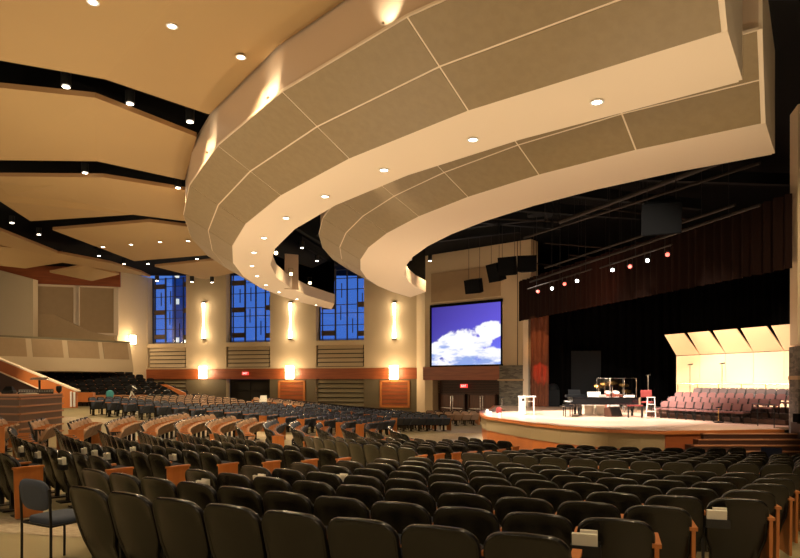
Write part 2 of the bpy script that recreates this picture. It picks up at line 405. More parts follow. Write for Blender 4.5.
m.prism([tuple(atd(x,y,44.6)) for x,y in a], [tuple(atd(x,y,44.6)+Vector((0,.3,0))) for x,y in a])
tag(m.build('stair_wall','wall2'), 'curved sloping taupe stair wall above the balcony front', 'stair wall')
# balcony fascia: top a little behind the bottom
FA, FB = Vector((-26.5,36.2)), Vector((-20.2,44.0))
t = thing('balcony_front', 'tan balcony front with four framed panels over dark raked seats', 'balcony', (FA.x,FA.y,H(.7)))
def fq(px0,px1,f0,f1,off,mi,m,th=.12):
    a, b = on_line(px0,FA,FB-FA), on_line(px1,FA,FB-FA); n = Vector(((FB-FA).y,-(FB-FA).x)).normalized()
    if n.x < 0: n = -n
    zz = lambda f: H(.66+2.14*f)
    lean = lambda f: n*(.55*(1-f)+off)
    bot = [a+lean(f0), b+lean(f0), b+lean(f0)-n*th, a+lean(f0)-n*th]; top = [a+lean(f1), b+lean(f1), b+lean(f1)-n*th, a+lean(f1)-n*th]
    L = lambda p, z: (p.x-t.location.x, p.y-t.location.y, z-t.location.z)
    m.prism([L(p,zz(f0)) for p in bot], [L(p,zz(f1)) for p in top], mi)
mm = MB(); fq(-45,130,0,1,0,0,mm,.5); mm.build('front_board','wall',t)
for p0,p1 in ((-40,25),(31,61.5),(67,97.5),(102,127)):
    mm = MB(); fq(p0,p1,.42,.96,.03,0,mm,.05); mm.build('fabric_panel','wall2',t)
mm = MB(); fq(-45,130,.97,1.03,.06,0,mm,.3); mm.build('cap_rail','slatdark',t)
m = MB(); m.extr([(FA.x-3,FA.y-1),(FB.x,FB.y),(P118.x,P118.y),(PM.x,PM.y)], H(.62), H(.72)); struct(m.build('balcony_slab','wall2'))

# rest of the shell, unseen sides of the hall
m = MB(); m.wallseg((27,-9),(-37,-9),0,H(9),.4); struct(m.build('wall_rear','wall'))
m = MB(); m.wallseg((-37,-9),(-37,45),0,H(9),.4); struct(m.build('wall_left','wall'))
m = MB(); m.wallseg((27,47),(27,-9),0,H(9),.4); m.wallseg((7,46.5),(27,46.5),0,H(9),.4); m.wallseg((7.5,38.2),(7,46.5),0,H(9),.3); struct(m.build('wall_right','curtain2'))
m = MB(); m.box((-5,20,H(8.75)),(66,62,.2)); struct(m.build('ceiling','black'))

# ------------------------------------------------------------------ ceiling clouds
CZ = 6.9
def cloud(pts, facets, label, th=.13):
    P = [un(x,y,z) for x,y,z in pts]; c = sum(P, Vector())/len(P)
    t = thing('ceiling_panel', label, 'ceiling panel', c, 0, 'tan ceiling panels')
    for f in facets:
        mm = MB(); q = [P[i]-c for i in f]; mm.prism(q, [v+Vector((0,0,th)) for v in q]); mm.build('panel_facet','cloud',t)
    n = len(P); mm = MB()
    for i in range(n):
        a, b = P[i]-c, P[(i+1)%n]-c; d = (b-a); nn = Vector((d.y,-d.x,0)).normalized()*.02
        mid = (a+b)/2
        if nn.dot(mid) < 0: nn = -nn
        mm.prism([a+nn*.05,b+nn*.05,b+nn,a+nn],[v+Vector((0,0,th)) for v in (a+nn*.05,b+nn*.05,b+nn,a+nn)])
    mm.build('panel_edge','cloud_edge',t)
    return t
A_, B_, C_ = CZ, CZ+.32, CZ+.6
cloud([(-140,36,C_),(0,59.6,B_),(105.5,79,A_),(209,114,A_+.1),(277,46,A_+.1),(345,-1,A_+.1),(520,-150,A_+.1),(310,-210,A_),(172,0,A_),(-140,-150,C_)],
      [(0,1,2,8,9),(2,3,4,5,8),(8,5,6,7)], 'largest tan ceiling panel, nearest the camera, with folded seam')
cloud([(-60,82,C_),(0,88,B_),(95,98,A_),(196,137,A_+.1),(184,180,A_+.1),(97,161,A_),(0,160,B_),(-60,160,C_)], [(0,1,2,5,6,7),(2,3,4,5)], 'tan ceiling panel second from the camera, cut beside the bulkhead')
cloud([(-50,178,C_),(0,176.5,B_),(104,177.5,A_),(189,191,A_+.1),(192,222,A_+.1),(133,214.5,A_),(30.6,221,A_+.1),(0,201,A_+.1),(-50,170,C_)], [(0,1,2,5,6,7,8),(2,3,4,5)], 'tan ceiling panel third from the camera with pointed outer corner')
cloud([(53,230,A_+.05),(150,222,A_),(198,228,A_+.1),(213,254.6,A_+.1),(134.5,261,A_+.05)], [(0,1,4),(1,2,3,4)], 'tan ceiling panel with four downlights in a row, fourth from the camera')
cloud([(155,266.6,A_),(218,260,A_),(238,272,A_),(204,279,A_)], [(0,1,2,3)], 'small tan ceiling panel next to the first window top')
cloud([(-40,219,A_+.2),(0,230.5,A_+.1),(57,253,A_),(50,256,A_),(0,245,A_+.1),(-40,236,A_+.2)], [(0,1,2,3,4,5)], 'narrow tapering tan ceiling panel above the balcony, nearer the camera')
cloud([(-40,242,A_+.2),(0,246.5,A_+.1),(62,254,A_),(110,263,A_),(141,272.5,A_),(150,277,A_),(62,262.5,A_),(25,268.5,A_),(-40,261,A_+.1)], [(0,1,2,6,7,8),(2,3,4,5,6)], 'long thin tan ceiling panel above the balcony with notched edge')
cloud([(50,272.5,A_),(85,266,A_),(119,274.5,A_),(92,281,A_)], [(0,1,2,3)], 'small diamond tan ceiling panel over the framed balcony wall panels')

# ------------------------------------------------------------------ curved bulkheads
def arc(c, r, p0, p1, n):
    a0 = math.atan2(p0[1]-c[1], p0[0]-c[0]); a1 = math.atan2(p1[1]-c[1], p1[0]-c[0])
    while a1 > a0: a1 -= 2*PI
    return [(c[0]+r*math.cos(a0+(a1-a0)*i/n), c[1]+r*math.sin(a0+(a1-a0)*i/n)) for i in range(n+1)]
def bulkhead(name, label, out, inn, c, ztop, face_w=1.72, face_h=1.0, seamparts=True):
    t = thing(name, label, 'bulkhead', (out[len(out)//2][0], out[len(out)//2][1], H(5)))
    ox, oy, oz = t.location
    n = len(out)
    def off(p, d):
        v = (Vector(p)-Vector(c)).normalized(); return Vector(p)+v*d
    L = lambda p, h: Vector((p[0]-ox, p[1]-oy, H(h)-oz))
    zb = 5.0; zf = zb+face_h
    O = [L(p,zb) for p in out]; I = [L(p,zb) for p in inn]; MID = [L(off(p,face_w*.5),zb+face_h*.5) for p in out]; T = [L(off(p,face_w),zf) for p in out]
    CB = [L(off(p,face_w-.07),zf) for p in out]; CT = [L(off(p,face_w-.07),ztop) for p in out]; IT = [L(p,zb+.62) for p in inn]
    IT2 = [L(off(p,-.05),zb+.62) for p in inn]
    mm = MB()
    for i in range(n-1): mm.prism([O[i],O[i+1],I[i+1],I[i]],[v+Vector((0,0,.06)) for v in (O[i],O[i+1],I[i+1],I[i])])
    mm.build('soffit','cream',t)
    for i in range(n-1):
        for lo, hi in ((O,MID),(MID,T)):
            g = lambda a,b,u: a.lerp(b,u)
            a,b,cc,d = lo[i],lo[i+1],hi[i+1],hi[i]
            e = .019/(b-a).length; e2 = .019/(d-a).length; nn = (b-a).cross(d-a).normalized(); nn = -nn if nn.z > 0 else nn
            q = [a.lerp(b,e).lerp(d.lerp(cc,e),e2), a.lerp(b,1-e).lerp(d.lerp(cc,1-e),e2), a.lerp(b,1-e).lerp(d.lerp(cc,1-e),1-e2), a.lerp(b,e).lerp(d.lerp(cc,e),1-e2)]
            mm = MB(); mm.prism([v+nn*.010 for v in q],[v-nn*.004 for v in q]); mm.build('face_panel','perf',t)
    mm = MB()
    for i in range(n-1): mm.prism([O[i],O[i+1],T[i+1],T[i]],[v+Vector((0,0,.05)) for v in (O[i],O[i+1],T[i+1],T[i])])
    mm.build('face_backing','cream',t)
    mm = MB(); k = len(mm.v)
    for i in range(n): mm.v += [tuple(CB[i]),tuple(CT[i])]
    for i in range(n-1): mm.f.append((2*i,2*i+2,2*i+3,2*i+1)); mm.m.append(0)
    mm.build('cove_wall','cove',t,smooth='all')
    mm = MB()
    for i in range(n-1): mm.prism([I[i],I[i+1],IT[i+1],IT[i]],[v for v in ((I[i]+IT2[i]-IT[i]),(I[i+1]+IT2[i+1]-IT[i+1]),IT2[i+1],IT2[i])])
    mm.build('inner_fascia','cream',t)
    LB = [L(off(p,face_w-.14),zf+.01) for p in out]; LT = [L(off(p,face_w-.14),7.95 if k >= n-4 else 7.15) for k, p in enumerate(out)]
    mm = MB()
    for i in range(n//2-1,n-1): mm.prism([LB[i],LB[i+1],LT[i+1],LT[i]],[v+(Vector((c[0],c[1],0))-Vector((ox,oy,0))-Vector((v.x,v.y,0))).normalized()*.03 for v in (LB[i],LB[i+1],LT[i+1],LT[i])])
    a_, b_ = LB[-1], IT[-1]; d_ = (O[-1]-O[-2]).normalized()*.04
    q = [a_, Vector((b_.x,b_.y,b_.z)), Vector((b_.x,b_.y,LT[-1].z)), LT[-1]]; mm.prism(q,[v+d_ for v in q]); mm.build('dark_lining','black',t)
    for e, f in ((0,1),(n-1,n-2)):
        d = (O[e]-O[f]).normalized()*.06
        q = [O[e],T[e],CB[e],CT[e],IT[e]+Vector((0,0,ztop-zb-.62)) if e==0 else IT[e],I[e]] if e == 0 else [O[e],T[e],Vector((T[e].x,T[e].y,IT[e].z+.4)),IT[e],I[e]]
        mm = MB(); mm.prism(q,[v+d for v in q]); mm.build('end_cap','cream',t)
    return t
c1 = (19.23,31.33); c1i = (17.93,31.11)
def ang(c, p): return math.atan2(p[1]-c[1], p[0]-c[0])%(2*PI)
def ring_at(c, r, cc, a):                      # where the ray from c at angle a meets the circle cc, r
    d = Vector((math.cos(a),math.sin(a))); f = Vector(c)-Vector(cc); b = f.dot(d); return tuple(Vector(c)+d*(-b+math.sqrt(b*b-f.dot(f)+r*r)))
a0, a1, a2, aE = [ang(c1,p) for p in ((4.58,8.84),(1.3,11.54),(-1.36,14.1),(-4.75,43.1))]
AN = [a0]+[a1+(aE-a1)*k/10 for k in range(11)]
out1 = [ring_at(c1,26.75,c1,a) for a in AN]; in1 = [(5.63,10.35)]+[ring_at(c1,23.95,c1i,a) for a in AN[1:-1]]+[(-4.25,40.1)]
ring1 = bulkhead('ceiling_bulkhead', 'large outer curved bulkhead with taupe panels and cream soffit', out1, in1, c1, 7.25)
c2 = (16.94,27.93); out2 = arc(c2, 18.7, (6.95,11.95), (.62,37.0), 12); in2 = arc((21.68,30.55), 22.07, (7.94,13.31), (1.25,36.0), 12)
in2 = arc((17.5,28.3), 17.35, (7.94,13.31), (1.35,34.8), 12)
bulkhead('ceiling_bulkhead', 'inner curved bulkhead nearer the stage, partly behind the outer one', out2, in2, c2, 7.25)
# hanging divider in the outer ring opening
a = un(283,290,5.0); m = MB(); m.box((0,0,.85),(.75,.10,1.9), rz=.45)
o = m.build('divider_panel','cove',ring1); o.location = Vector((a.x+.55, a.y-.5, H(5.05)))-ring1.location

# ------------------------------------------------------------------ lights
def lamp(kind, name, loc, energy, col, size=.1, target=None, spot=None, blend=.6):
    l = bpy.data.lights.new(name, kind); l.energy = energy; l.color = col
    if kind == 'SPOT': l.spot_size = math.radians(spot); l.spot_blend = blend; l.shadow_soft_size = size
    elif kind == 'POINT': l.shadow_soft_size = size
    else: l.size = size
    o = bpy.data.objects.new(name, l); C.objects.link(o); o.location = loc
    if target is not None: o.rotation_euler = (Vector(target)-Vector(loc)).to_track_quat('-Z','Y').to_euler()
    return o
WARM = (1,.74,.44)
dm = MB(); dm.lathe([(.125,.0),(.125,-.012),(.085,-.012),(.085,.0)], 20); rim_me = dm.mesh('downlight_rim','white',True)
dm = MB(); dm.lathe([(.084,-.004),(.06,-.012),(.01,-.014)], 20); lens_me = dm.mesh('downlight_lens','lens',True)
dm = MB(); dm.lathe([(.10,.02),(.115,.02),(.115,.32),(.10,.32)], 16); can_me = dm.mesh('downlight_can','metal',True)
def downlight(px, py, h, label, group, power=0, can=False, lit=True, big=1.0):
    p = un(px,py,h)
    t = thing('downlight', label, 'downlight', p, 0, group); t.scale = (big,big,1)
    for nm, me in ([('lamp_can',can_me)] if can else [('rim',rim_me)])+[('lens',lens_me)]:
        o = bpy.data.objects.new(nm, me); C.objects.link(o); o.parent = t
    if power: lamp('SPOT','downlight_beam',p+Vector((0,0,-.03)),power,WARM,.08,p+Vector((0,0,-5)),115,.7)
    return t
PW = 720
ring_d = [(597,102),(473,139.6),(384,170),(325,196.5),(286,218),(264,238),(254,252.5),(252,266),(257,276),(266,285),(279,292),(297,299),(316,305)]
for i,(x,y) in enumerate(ring_d):
    downlight(x,y,4.985,'round soffit downlight of the outer bulkhead, %s from its stage end' % ORD[i],'soffit downlights of the outer bulkhead',PW)
for i,(x,y,z) in enumerate([(93,2,A_+.02),(172,26,A_+.03),(241,57,A_+.06)]):
    downlight(x,y,z-.02,'round downlight in the nearest tan ceiling panel, %s' % ['beside its folded seam','middle of its three','closest to the bulkhead'][i],'downlights in the nearest ceiling panel',PW,big=.9)
for i,(x,y) in enumerate([(103,247),(131,244.5),(160,242),(188,241)]):
    downlight(x,y,A_+.01,'small downlight in the fourth tan ceiling panel, %s from its pointed end' % ORD[i],'downlights in the fourth ceiling panel',PW*.7)
gap_d = [(66,87,'nearest dark gap, outermost of three',1),(130,104,'nearest dark gap, dim middle one',0),(190,122,'nearest dark gap, beside the bulkhead',1),(85,173,'second dark gap, under the panel fold',1),(178,188,'second dark gap, beside the bulkhead',1),
  (12,223,'diagonal dark gap, first from its near end',1),(39,234.6,'diagonal dark gap, second from its near end',1),(60,256,'diagonal dark gap, above the balcony panel tip',1),(99,256,'diagonal dark gap, fourth along it',1),(124,264,'diagonal dark gap, fifth along it',1),(148,264,'diagonal dark gap, beside the small tan panel',1),
  (197,259,'last dark gap, before the first window',1)]
for x,y,s,lit in gap_d: downlight(x,y,7.0,'black can downlight in the '+s,'can downlights in the dark ceiling gaps',PW*.8 if lit else 60,can=True)
for x,y,s in [(302,248,'inside the outer bulkhead opening, nearer the camera'),(317,261,'inside the outer bulkhead opening, nearer the windows'),(423,247,'above the screen wall, nearer the bulkhead'),(430,261,'above the screen wall, nearer the screen')]:
    downlight(x,y,6.6,'black can downlight '+s,'can downlights in the open dark ceiling',PW*.8,can=True)
for i,(x,y) in enumerate([(157,281),(192,282),(212,282.5)]):
    downlight(x,y,5.6,'black pendant can lamp before the windows, %s' % ['nearest the balcony','in the middle','nearest the bulkhead'][i],'black can lamps before the windows',120,can=True)
p = atd(655,27,9.45); t = thing('downlight','round light on the taupe face of the outer bulkhead','downlight',p); t.rotation_euler=(math.radians(-25),0,0)
for nm, me in (('rim',rim_me),('lens',lens_me)):
    o = bpy.data.objects.new(nm, me); C.objects.link(o); o.parent = t
# small uplights on the ledge of the outer bulkhead
for i,(x,y) in enumerate([(383,24),(268,98),(207,153)]):
    q = un(x,y,6.02); v = (Vector((q.x,q.y))-Vector(c1)).normalized()
    loc = Vector((q.x,q.y,H(6.03)))
    mm = MB(); mm.lathe([(.025,0),(.03,.03),(.025,.04)],12); t = thing('ledge_uplight','small uplight on the bulkhead ledge, %s' % ['nearest the camera','in the middle','nearest the dark ceiling gap'][i],'uplight',loc+Vector((-v.x*.0,-v.y*.0,-.02)),0,'ledge uplights on the outer bulkhead'); mm.build('lamp_body','cove',t)
    lamp('SPOT','ledge_uplight_beam',loc+Vector((v.x*.16,v.y*.16,.05)),34,(1,.87,.66),.03,loc+Vector((-v.x*.30,-v.y*.30,.50)),88,.7)

# wall sconces
for i,(x,nm) in enumerate(((205,'between the first two windows'),(291.5,'beside the bulkhead end'),(395,'next to the projection screen wall'))):
    c = wl(x); n = -WN
    z0, z1 = H((HZ-340)/F*c.y), H((HZ-302)/F*c.y)
    t = thing('tall_wall_sconce','tall slim glowing wall sconce on the pier '+nm,'wall sconce',(c.x+n.x*.22,c.y+n.y*.22,z0),0,'tall wall sconces'); hh = z1-z0
    mm = MB(); mm.lathe([(.13,.1),(.14,.35),(.085,hh*.3),(.05,hh*.5),(.075,hh*.7),(.11,hh-.3),(.11,hh-.1)],14); mm.build('glass_tube','tube',t,True)
    mm = MB(); mm.lathe([(.10,0),(.18,.02),(.18,.1),(.1,.1)],14); mm.build('end_cap','metal',t,True)
    mm = MB(); mm.lathe([(.10,hh-.1),(.17,hh-.1),(.17,hh),(.1,hh)],14); mm.build('end_cap','metal',t,True)
    lamp('POINT','sconce_glow',(c.x+n.x*.75,c.y+n.y*.75,z0+.2),40,(1,.76,.48),.15)
    lamp('POINT','sconce_glow',(c.x+n.x*.75,c.y+n.y*.75,z1-.2),28,(1,.76,.48),.15)
    zc = H((HZ-372.5)/F*c.y)
    t = thing('box_wall_sconce','bright square sconce on the wood band, on the pier '+nm,'wall sconce',(c.x+n.x*.32,c.y+n.y*.32,zc-.5),math.atan2(-WD.y,-WD.x),'square wall sconces')
    mm = MB(); mm.box((0,0,.5),(.62,.26,.98)); mm.build('glass_box','boxlamp',t,bevel=.04)
    mm = MB(); mm.box((0,.15,.5),(.36,.1,.5)); mm.build('back_plate','metal',t)
    lamp('POINT','sconce_glow',(c.x+n.x*.95,c.y+n.y*.95,zc),150,(1,.74,.45),.25)
cc = on_line(131.5,P118,K0-P118); n = Vector((.6,-.8)); zc = H((HZ-340)/F*cc.y)
t = thing('box_wall_sconce','bright square wall sconce in the corner above the balcony','wall sconce',(cc.x+n.x*.4,cc.y+n.y*.4,zc-.45),.6,'square wall sconces')
mm = MB(); mm.box((0,0,.45),(.45,.26,.7)); mm.build('glass_box','boxlamp',t,bevel=.04)
mm = MB(); mm.box((0,.15,.5),(.36,.1,.5)); mm.build('back_plate','metal',t)
lamp('POINT','sconce_glow',(cc.x+n.x*1.1,cc.y+n.y*1.1,zc),110,(1,.74,.45),.25)
# exit signs
def exit_sign(p, rz, label, w=.55, h=.24):
    t = thing('exit_sign', label, 'exit sign', p, rz, 'lit exit signs')
    mm = MB(); mm.box((0,0,0),(w,.08,h)); mm.build('sign_box','exit',t)
    cu = bpy.data.curves.new('sign_letters','FONT'); cu.body = 'EXIT'; cu.size = h*.8; cu.align_x = 'CENTER'; cu.align_y = 'CENTER'; cu.extrude = .004; cu.materials.append(M['exitlet'])
    o = bpy.data.objects.new('letters_source',cu); C.objects.link(o); me = bpy.data.meshes.new_from_object(o.evaluated_get(bpy.context.evaluated_depsgraph_get())); bpy.data.objects.remove(o)
    o = bpy.data.objects.new('sign_letters',me); C.objects.link(o); o.parent = t; o.location = (0,-.046,0); o.rotation_euler = (PI/2,0,0)
c = sl(461)+(-SN)*.0; exit_sign((c.x-SN.x*-.35,c.y-SN.y*-.35,H((HZ-386)/F*c.y)),math.atan2(SD.y,SD.x),'red EXIT sign over the two wooden double doors')
c = wl(246.5)-WN*.18; exit_sign((c.x,c.y,H((HZ-373.5)/F*c.y)),math.atan2(-WD.y,-WD.x),'red EXIT sign on the wood band over the dark doorway',.55,.25)

# ------------------------------------------------------------------ stage
SZ = H(-1.5)
front = [un(x,y,-1.5) for x,y in ((481,414.7),(485,416.6),(500,418.8),(530,423),(560,426.2),(608,429.4),(640,430.5),(666,431.2))]
front = [(p.x,p.y) for p in front]
pw = lambda px, o: tuple(sl(px)-SN*o)
A = [pw(498,.5),(4.9,34.0),(4.0,31.2)]+front[0:1]
poly = A[:-1]+front+[(11.95,19.35),(12.2,20.35),(18.9,21.2),(19.4,37),(9.0,38.9),pw(533,.4)]
t = thing('stage','pale wooden stage with curved beige front','stage',(8.1,25,0))
L = lambda p: (p[0]-8.1,p[1]-25)
mm = MB(); mm.extr([L(p) for p in poly], SZ-.09, SZ); mm.build('stage_floor','stagefloor',t)
def ribbon(pts,z0,z1,inset,matn,nm):
    mm = MB()
    for i in range(len(pts)-1):
        a,b = Vector(pts[i]),Vector(pts[i+1]); d=(b-a).normalized(); nn=Vector((-d.y,d.x))
        if (Vector((10,27))-a).dot(nn) < 0: nn=-nn
        q=[a+nn*inset,b+nn*inset,b+nn*(inset+.15),a+nn*(inset+.15)]; mm.extr([L(p) for p in q],z0,z1)
    return mm.build(nm,matn,t)
edge = A[:-1]+front
ribbon(edge,SZ-.58,SZ-.09,.06,'fascia','front_fascia'); ribbon(edge,-.02,SZ-.58,.10,'woodor','wood_base')
ribbon(edge,SZ-.1,SZ+.004,-.02,'woodor','stage_nosing')
right = [front[-1],(11.95,19.35)]
ribbon(right,-.02,SZ-.09,.02,'wood','side_face'); ribbon(right,SZ-.1,SZ+.004,-.02,'woodor','side_nosing')
st = thing('stage_steps','wooden steps rising to the stage behind the blue-backed chair','steps',(10.6,18.8,0))
NS = 7
for i in range(NS):
    z = SZ-.09-.15*i; d0 = 18.9-.25*(i+1); x0 = 9.1-.26*i
    if z < .05: break
    P = [(x0,d0),(11.9,d0),(11.9,19.26)]+([(x0,18.64+(x0-8.05)*.165)] if x0 > 8.05 else [(8.05,18.64),(x0,18.6)])
    mm = MB(); mm.extr([(x-10.6,y-18.8) for x,y in P],.003*i,z); mm.build('step','sidewood',st)
    mm = MB(); mm.box(((x0+11.9)/2-10.6,d0+.08-18.8,z+.008),(11.9-x0+.02,.20,.03)); mm.build('step_nosing','boothedge',st)
m = MB(); m.extr([(12.0,16.9),(13.6,16.6),(13.6,18.6),(12.0,19.1)],0,H(-1.25)); struct(m.build('wall_step_side','sidewood'))
# right proscenium
m = MB(); q = [(12.35,19.3),(15.5,18.4),(15.5,19.6),(12.6,20.1)]
m.extr(q,H(1.15),ZT); struct(m.build('wall_proscenium','wall'))
m = MB(); m.extr([(12.30,19.2),(15.5,18.3),(15.5,19.6),(12.6,20.15)],0,H(1.1)); t = thing('stone_pillar','dark stacked-stone pillar at the steps end of the stage','pillar'); m.build('stone_cladding','stone',t)
m = MB(); m.extr([(12.22,19.1),(15.5,18.2),(15.5,19.6),(12.6,20.2)],H(.05),H(.17)); m.build('stone_ledge','wall2',t)
# curtains
def drape(path, z0, z1, amp, pitch, n_per=6, zl=None):
    mm = MB(); pts = []; acc = 0
    P = [Vector(p) for p in path]
    for i in range(len(P)-1):
        L_ = (P[i+1]-P[i]).length; n = max(2,int(L_/pitch*n_per))
        d = (P[i+1]-P[i]).normalized(); nn = Vector((-d.y,d.x))
        for k in range(n):
            s = L_*k/n; q = P[i]+d*s; w = amp*math.sin((acc+s)*2*PI/pitch)+amp*.4*math.sin((acc+s)*2*PI/(pitch*2.7)+1); pts.append(q+nn*w)
        acc += L_
    n = len(pts)
    for q in pts: mm.v += [(q.x,q.y,z0),(q.x,q.y,z1)]
    for i in range(n-1): mm.f.append((2*i,2*i+2,2*i+3,2*i+1)); mm.m.append(0)
    return mm
VA, VB = Vector((7.0,36.8)), Vector((12.3,19.45)); vd = (VB-VA).normalized()
tag(drape([VA,VB],H(3.55),H(5.9),.10,.42).build('valance_curtain','curtain',smooth='all'),'dark brown pleated valance across the top of the stage opening','curtain')
tag(drape([(9.2,38.6),(16.5,36.6),(18.6,30),(18.3,23.2)],SZ+.01,H(6.5),.13,.5).build('back_curtain','curtain2',smooth='all'),'black pleated curtain across the back of the stage','curtain')
tag(drape([(7.75,36.9),(8.75,36.5)],SZ+.01,H(4.2),.09,.33,8).build('side_curtain','curtain3',smooth='all'),'rust brown side curtain beside the stone pillar','curtain')
m = MB(); m.extr([(15.6,21.1),(15.9,20.95),(18.6,21.6),(18.4,22.0)],SZ+.005,H(6)); o = m.build('stage_flat','curtain2'); tag(o,'black flat masking the wing next to the choir shell','flat')
c = atd(586,357,37.0); m = MB(); m.box((0,0,0),(1.7,.08,3.3),rz=-.2); o = m.build('backdrop_flat','duct'); o.location=(c.x,c.y,SZ+1.66); tag(o,'plain dark grey flat standing behind the piano','flat')
c = atd(553,404,37.0); t = thing('speaker_cabinet','dark grey speaker cabinet on stage beside the side curtain','speaker',(c.x,c.y,SZ),-.2)
mm = MB(); mm.box((0,0,.5),(.75,.5,1.0)); mm.build('cabinet','duct',t,bevel=.02); mm = MB(); mm.lathe([(.36,0),(.36,.08),(.25,.28),(.1,.36)],16,(0,0,1.0)); mm.build('horn_top','duct',t,True)
# red-lit side curtain beam
lamp('SPOT','red_curtain_beam',(6.3,33.5,H(3.0)),1400,(1,.06,.02),.02,(8.25,36.6,H(.55)),13,.1)
lamp('SPOT','amber_curtain_beam',(6.6,33.5,H(4.2)),420,(1,.50,.2),.05,(8.2,36.7,H(2.2)),28,.6)

# choir shell
sd = Vector((-.41,.91)).normalized(); so = Vector((14.8,27.8)); sn = Vector((-.91,-.41)).normalized()
for k in range(5):
    a = so+sd*(3.0-1.36*k); b = so+sd*(3.0-1.36*(k+1)+.02)
    nm = ['closest to the piano','second from the piano','third from the piano','fourth from the piano','next to the stone pillar'][k]
    ctr = (a+b)/2
    t = thing('choir_shell_panel','cream choir shell panel with tilted top, '+nm,'choir shell',(ctr.x,ctr.y,SZ),0,'cream choir shell panels behind the chairs')
    Lx = lambda p,z: (p.x-ctr.x,p.y-ctr.y,z-SZ)
    zj = H(1.2)+.03
    mm = MB(); q=[a,b,b-sn*.07,a-sn*.07]; mm.prism([Lx(p,SZ+.25) for p in q],[Lx(p,zj) for p in q]); mm.build('lower_panel','shellpanel',t)
    a2=a+sn*.78+sd*.02; b2=b+sn*.78+sd*.22
    up = Vector((0,0,1.02)); q=[a,b,b-sn*.07,a-sn*.07]; q2=[a2,b2,b2-sn*.07,a2-sn*.07]
    mm = MB(); mm.prism([Lx(p,zj+.03) for p in q],[Lx(p,zj+1.02) for p in q2]); mm.build('tilted_canopy','shellpanel',t)
    mm = MB(); mid=(a+b)/2-sn*.12; mm.tube([Lx(mid,SZ+.012),Lx(mid,zj+.3)],.04); mm.box(Lx(mid-sn*.2,SZ+.056),(.9,.9,.08),rz=math.atan2(sn.y,sn.x)); mm.build('support_frame','metal',t)
# choir risers and chairs
rows_dir = Vector((.41,-.91)).normalized(); rn = Vector((.91,.41)).normalized(); R0 = Vector((10.3,26.35))
for k in range(1,4):
    a = R0+rn*(.62*k-.36)-rows_dir*.1; ln = 6.1; w = .72
    q=[a,a+rows_dir*ln,a+rows_dir*ln+rn*w*(4.2-k),a+rn*w*(4.2-k)]; c=sum(q,Vector((0,0)))/4
    mm = MB(); mm.extr([(p.x-c.x,p.y-c.y) for p in q],0,.17*1); o = mm.build('choir_riser','sidewood'); o.location=(c.x,c.y,SZ+.17*(k-1)+.010*k); tag(o,'dark choir riser platform, %s step up' % ORD[k-1],'riser','choir risers')
def choir_proto(fab):
    ms={}
    mm=MB(); out=[(-.16,.06),(.16,.06),(.193,.17),(.185,.25),(.145,.31),(.07,.345),(-.07,.345),(-.145,.31),(-.185,.25),(-.193,.17)]
    mm.prism([(x,.19+z*.22,.45+z) for x,z in out],[(x,.235+z*.22,.45+z) for x,z in out]); ms['backrest']=mm.mesh('choir_back',fab,True)
    mm=MB(); mm.prism([(-.19,-.22,.40),(.19,-.22,.40),(.185,.18,.40),(-.185,.18,.40)],[(-.185,-.21,.47),(.185,-.21,.47),(.18,.17,.47),(-.18,.17,.47)]); ms['seat']=mm.mesh('choir_seat',fab)
    mm=MB()
    for s in (-1,1): mm.tube([(.185*s,-.2,0),(.185*s,-.17,.42),(.185*s,.17,.42),(.185*s,.28,.8)],.014,6); mm.tube([(.185*s,.22,0),(.185*s,.1,.42)],.014,6)
    ms['frame']=mm.mesh('choir_frame','metal'); return ms
CP={'r':choir_proto('chairred'),'g':choir_proto('chairgrey')}
ct = [(0,10,'front'),(1,12,'second'),(2,14,'third'),(3,13,'back')]
for k,n,nm in ct:
    for i in range(n):
        p = R0+rn*(.62*k+ (0 if k<3 else .08))+rows_dir*((.92 if k==0 else .675 if k==1 else .43 if k==2 else .75)+.41*i+(.04*k))
        t = thing('choir_chair','%s chair, %s from the piano in the %s choir row' % ('greyish' if k==3 else 'rosy',ORD[i],nm),'chair',(p.x,p.y,SZ+.18*k+.012),math.atan2(rows_dir.y,rows_dir.x)+PI+PI,'choir chairs on the stage')
        t.rotation_euler=(0,0,math.atan2(-rn.x*-1,rn.y) if False else math.atan2(rn.y,rn.x)-PI/2)
        t.scale=(1,1,.85)
        for pn,me in CP['g' if k==3 else 'r'].items():
            o=bpy.data.objects.new(pn,me); C.objects.link(o); o.parent=t
# rail behind the choir
mm=MB(); a=so+sd*2.6+sn*.35; b=so-sd*3.0+sn*.35; z=H(-.12)
mm.tube([(a.x,a.y,z),(b.x,b.y,z)],.025,6)
t=thing('choir_rail','thin brass rail behind the back row of choir chairs','rail',(a.x,a.y,SZ+.5)); t2=MB(); t2.v=[tuple(Vector(v)-t.location) for v in mm.v]; t2.f=mm.f; t2.m=mm.m; t2.build('rail_bar','gold',t)
for k in range(6):
    p=a.lerp(b,k/5); m2=MB(); m2.tube([Vector((p.x,p.y,SZ+.01))-t.location,Vector((p.x,p.y,z))-t.location],.02,6); m2.build('rail_post','gold',t)
def stand(px,py_top,py_foot,D,label,name='microphone_stand',boom=True,matn='chrome'):
    f=atd(px,py_foot,D); f.z=SZ; hgt=H((HZ-py_top)/F*D)-SZ
    t=thing(name,label,'microphone stand',f)
    mm=MB(); mm.tube([(0,0,.03),(0,0,hgt)],.014,8); mm.build('pole',matn,t)
    mm=MB(); mm.lathe([(.16,0),(.16,.02),(.03,.04),(.02,.06)],14); mm.build('base','metal',t,True)
    mm=MB(); mm.tube([(-.10,0,hgt),(.12,0,hgt+.03)],[.02,.028]); mm.build('microphone','metal',t,True)
    return t
stand(502,398,415,32,'slim microphone stand on stage before the stone pillar')
stand(648,375.5,412,29,'tall microphone stand beside the choir front row')
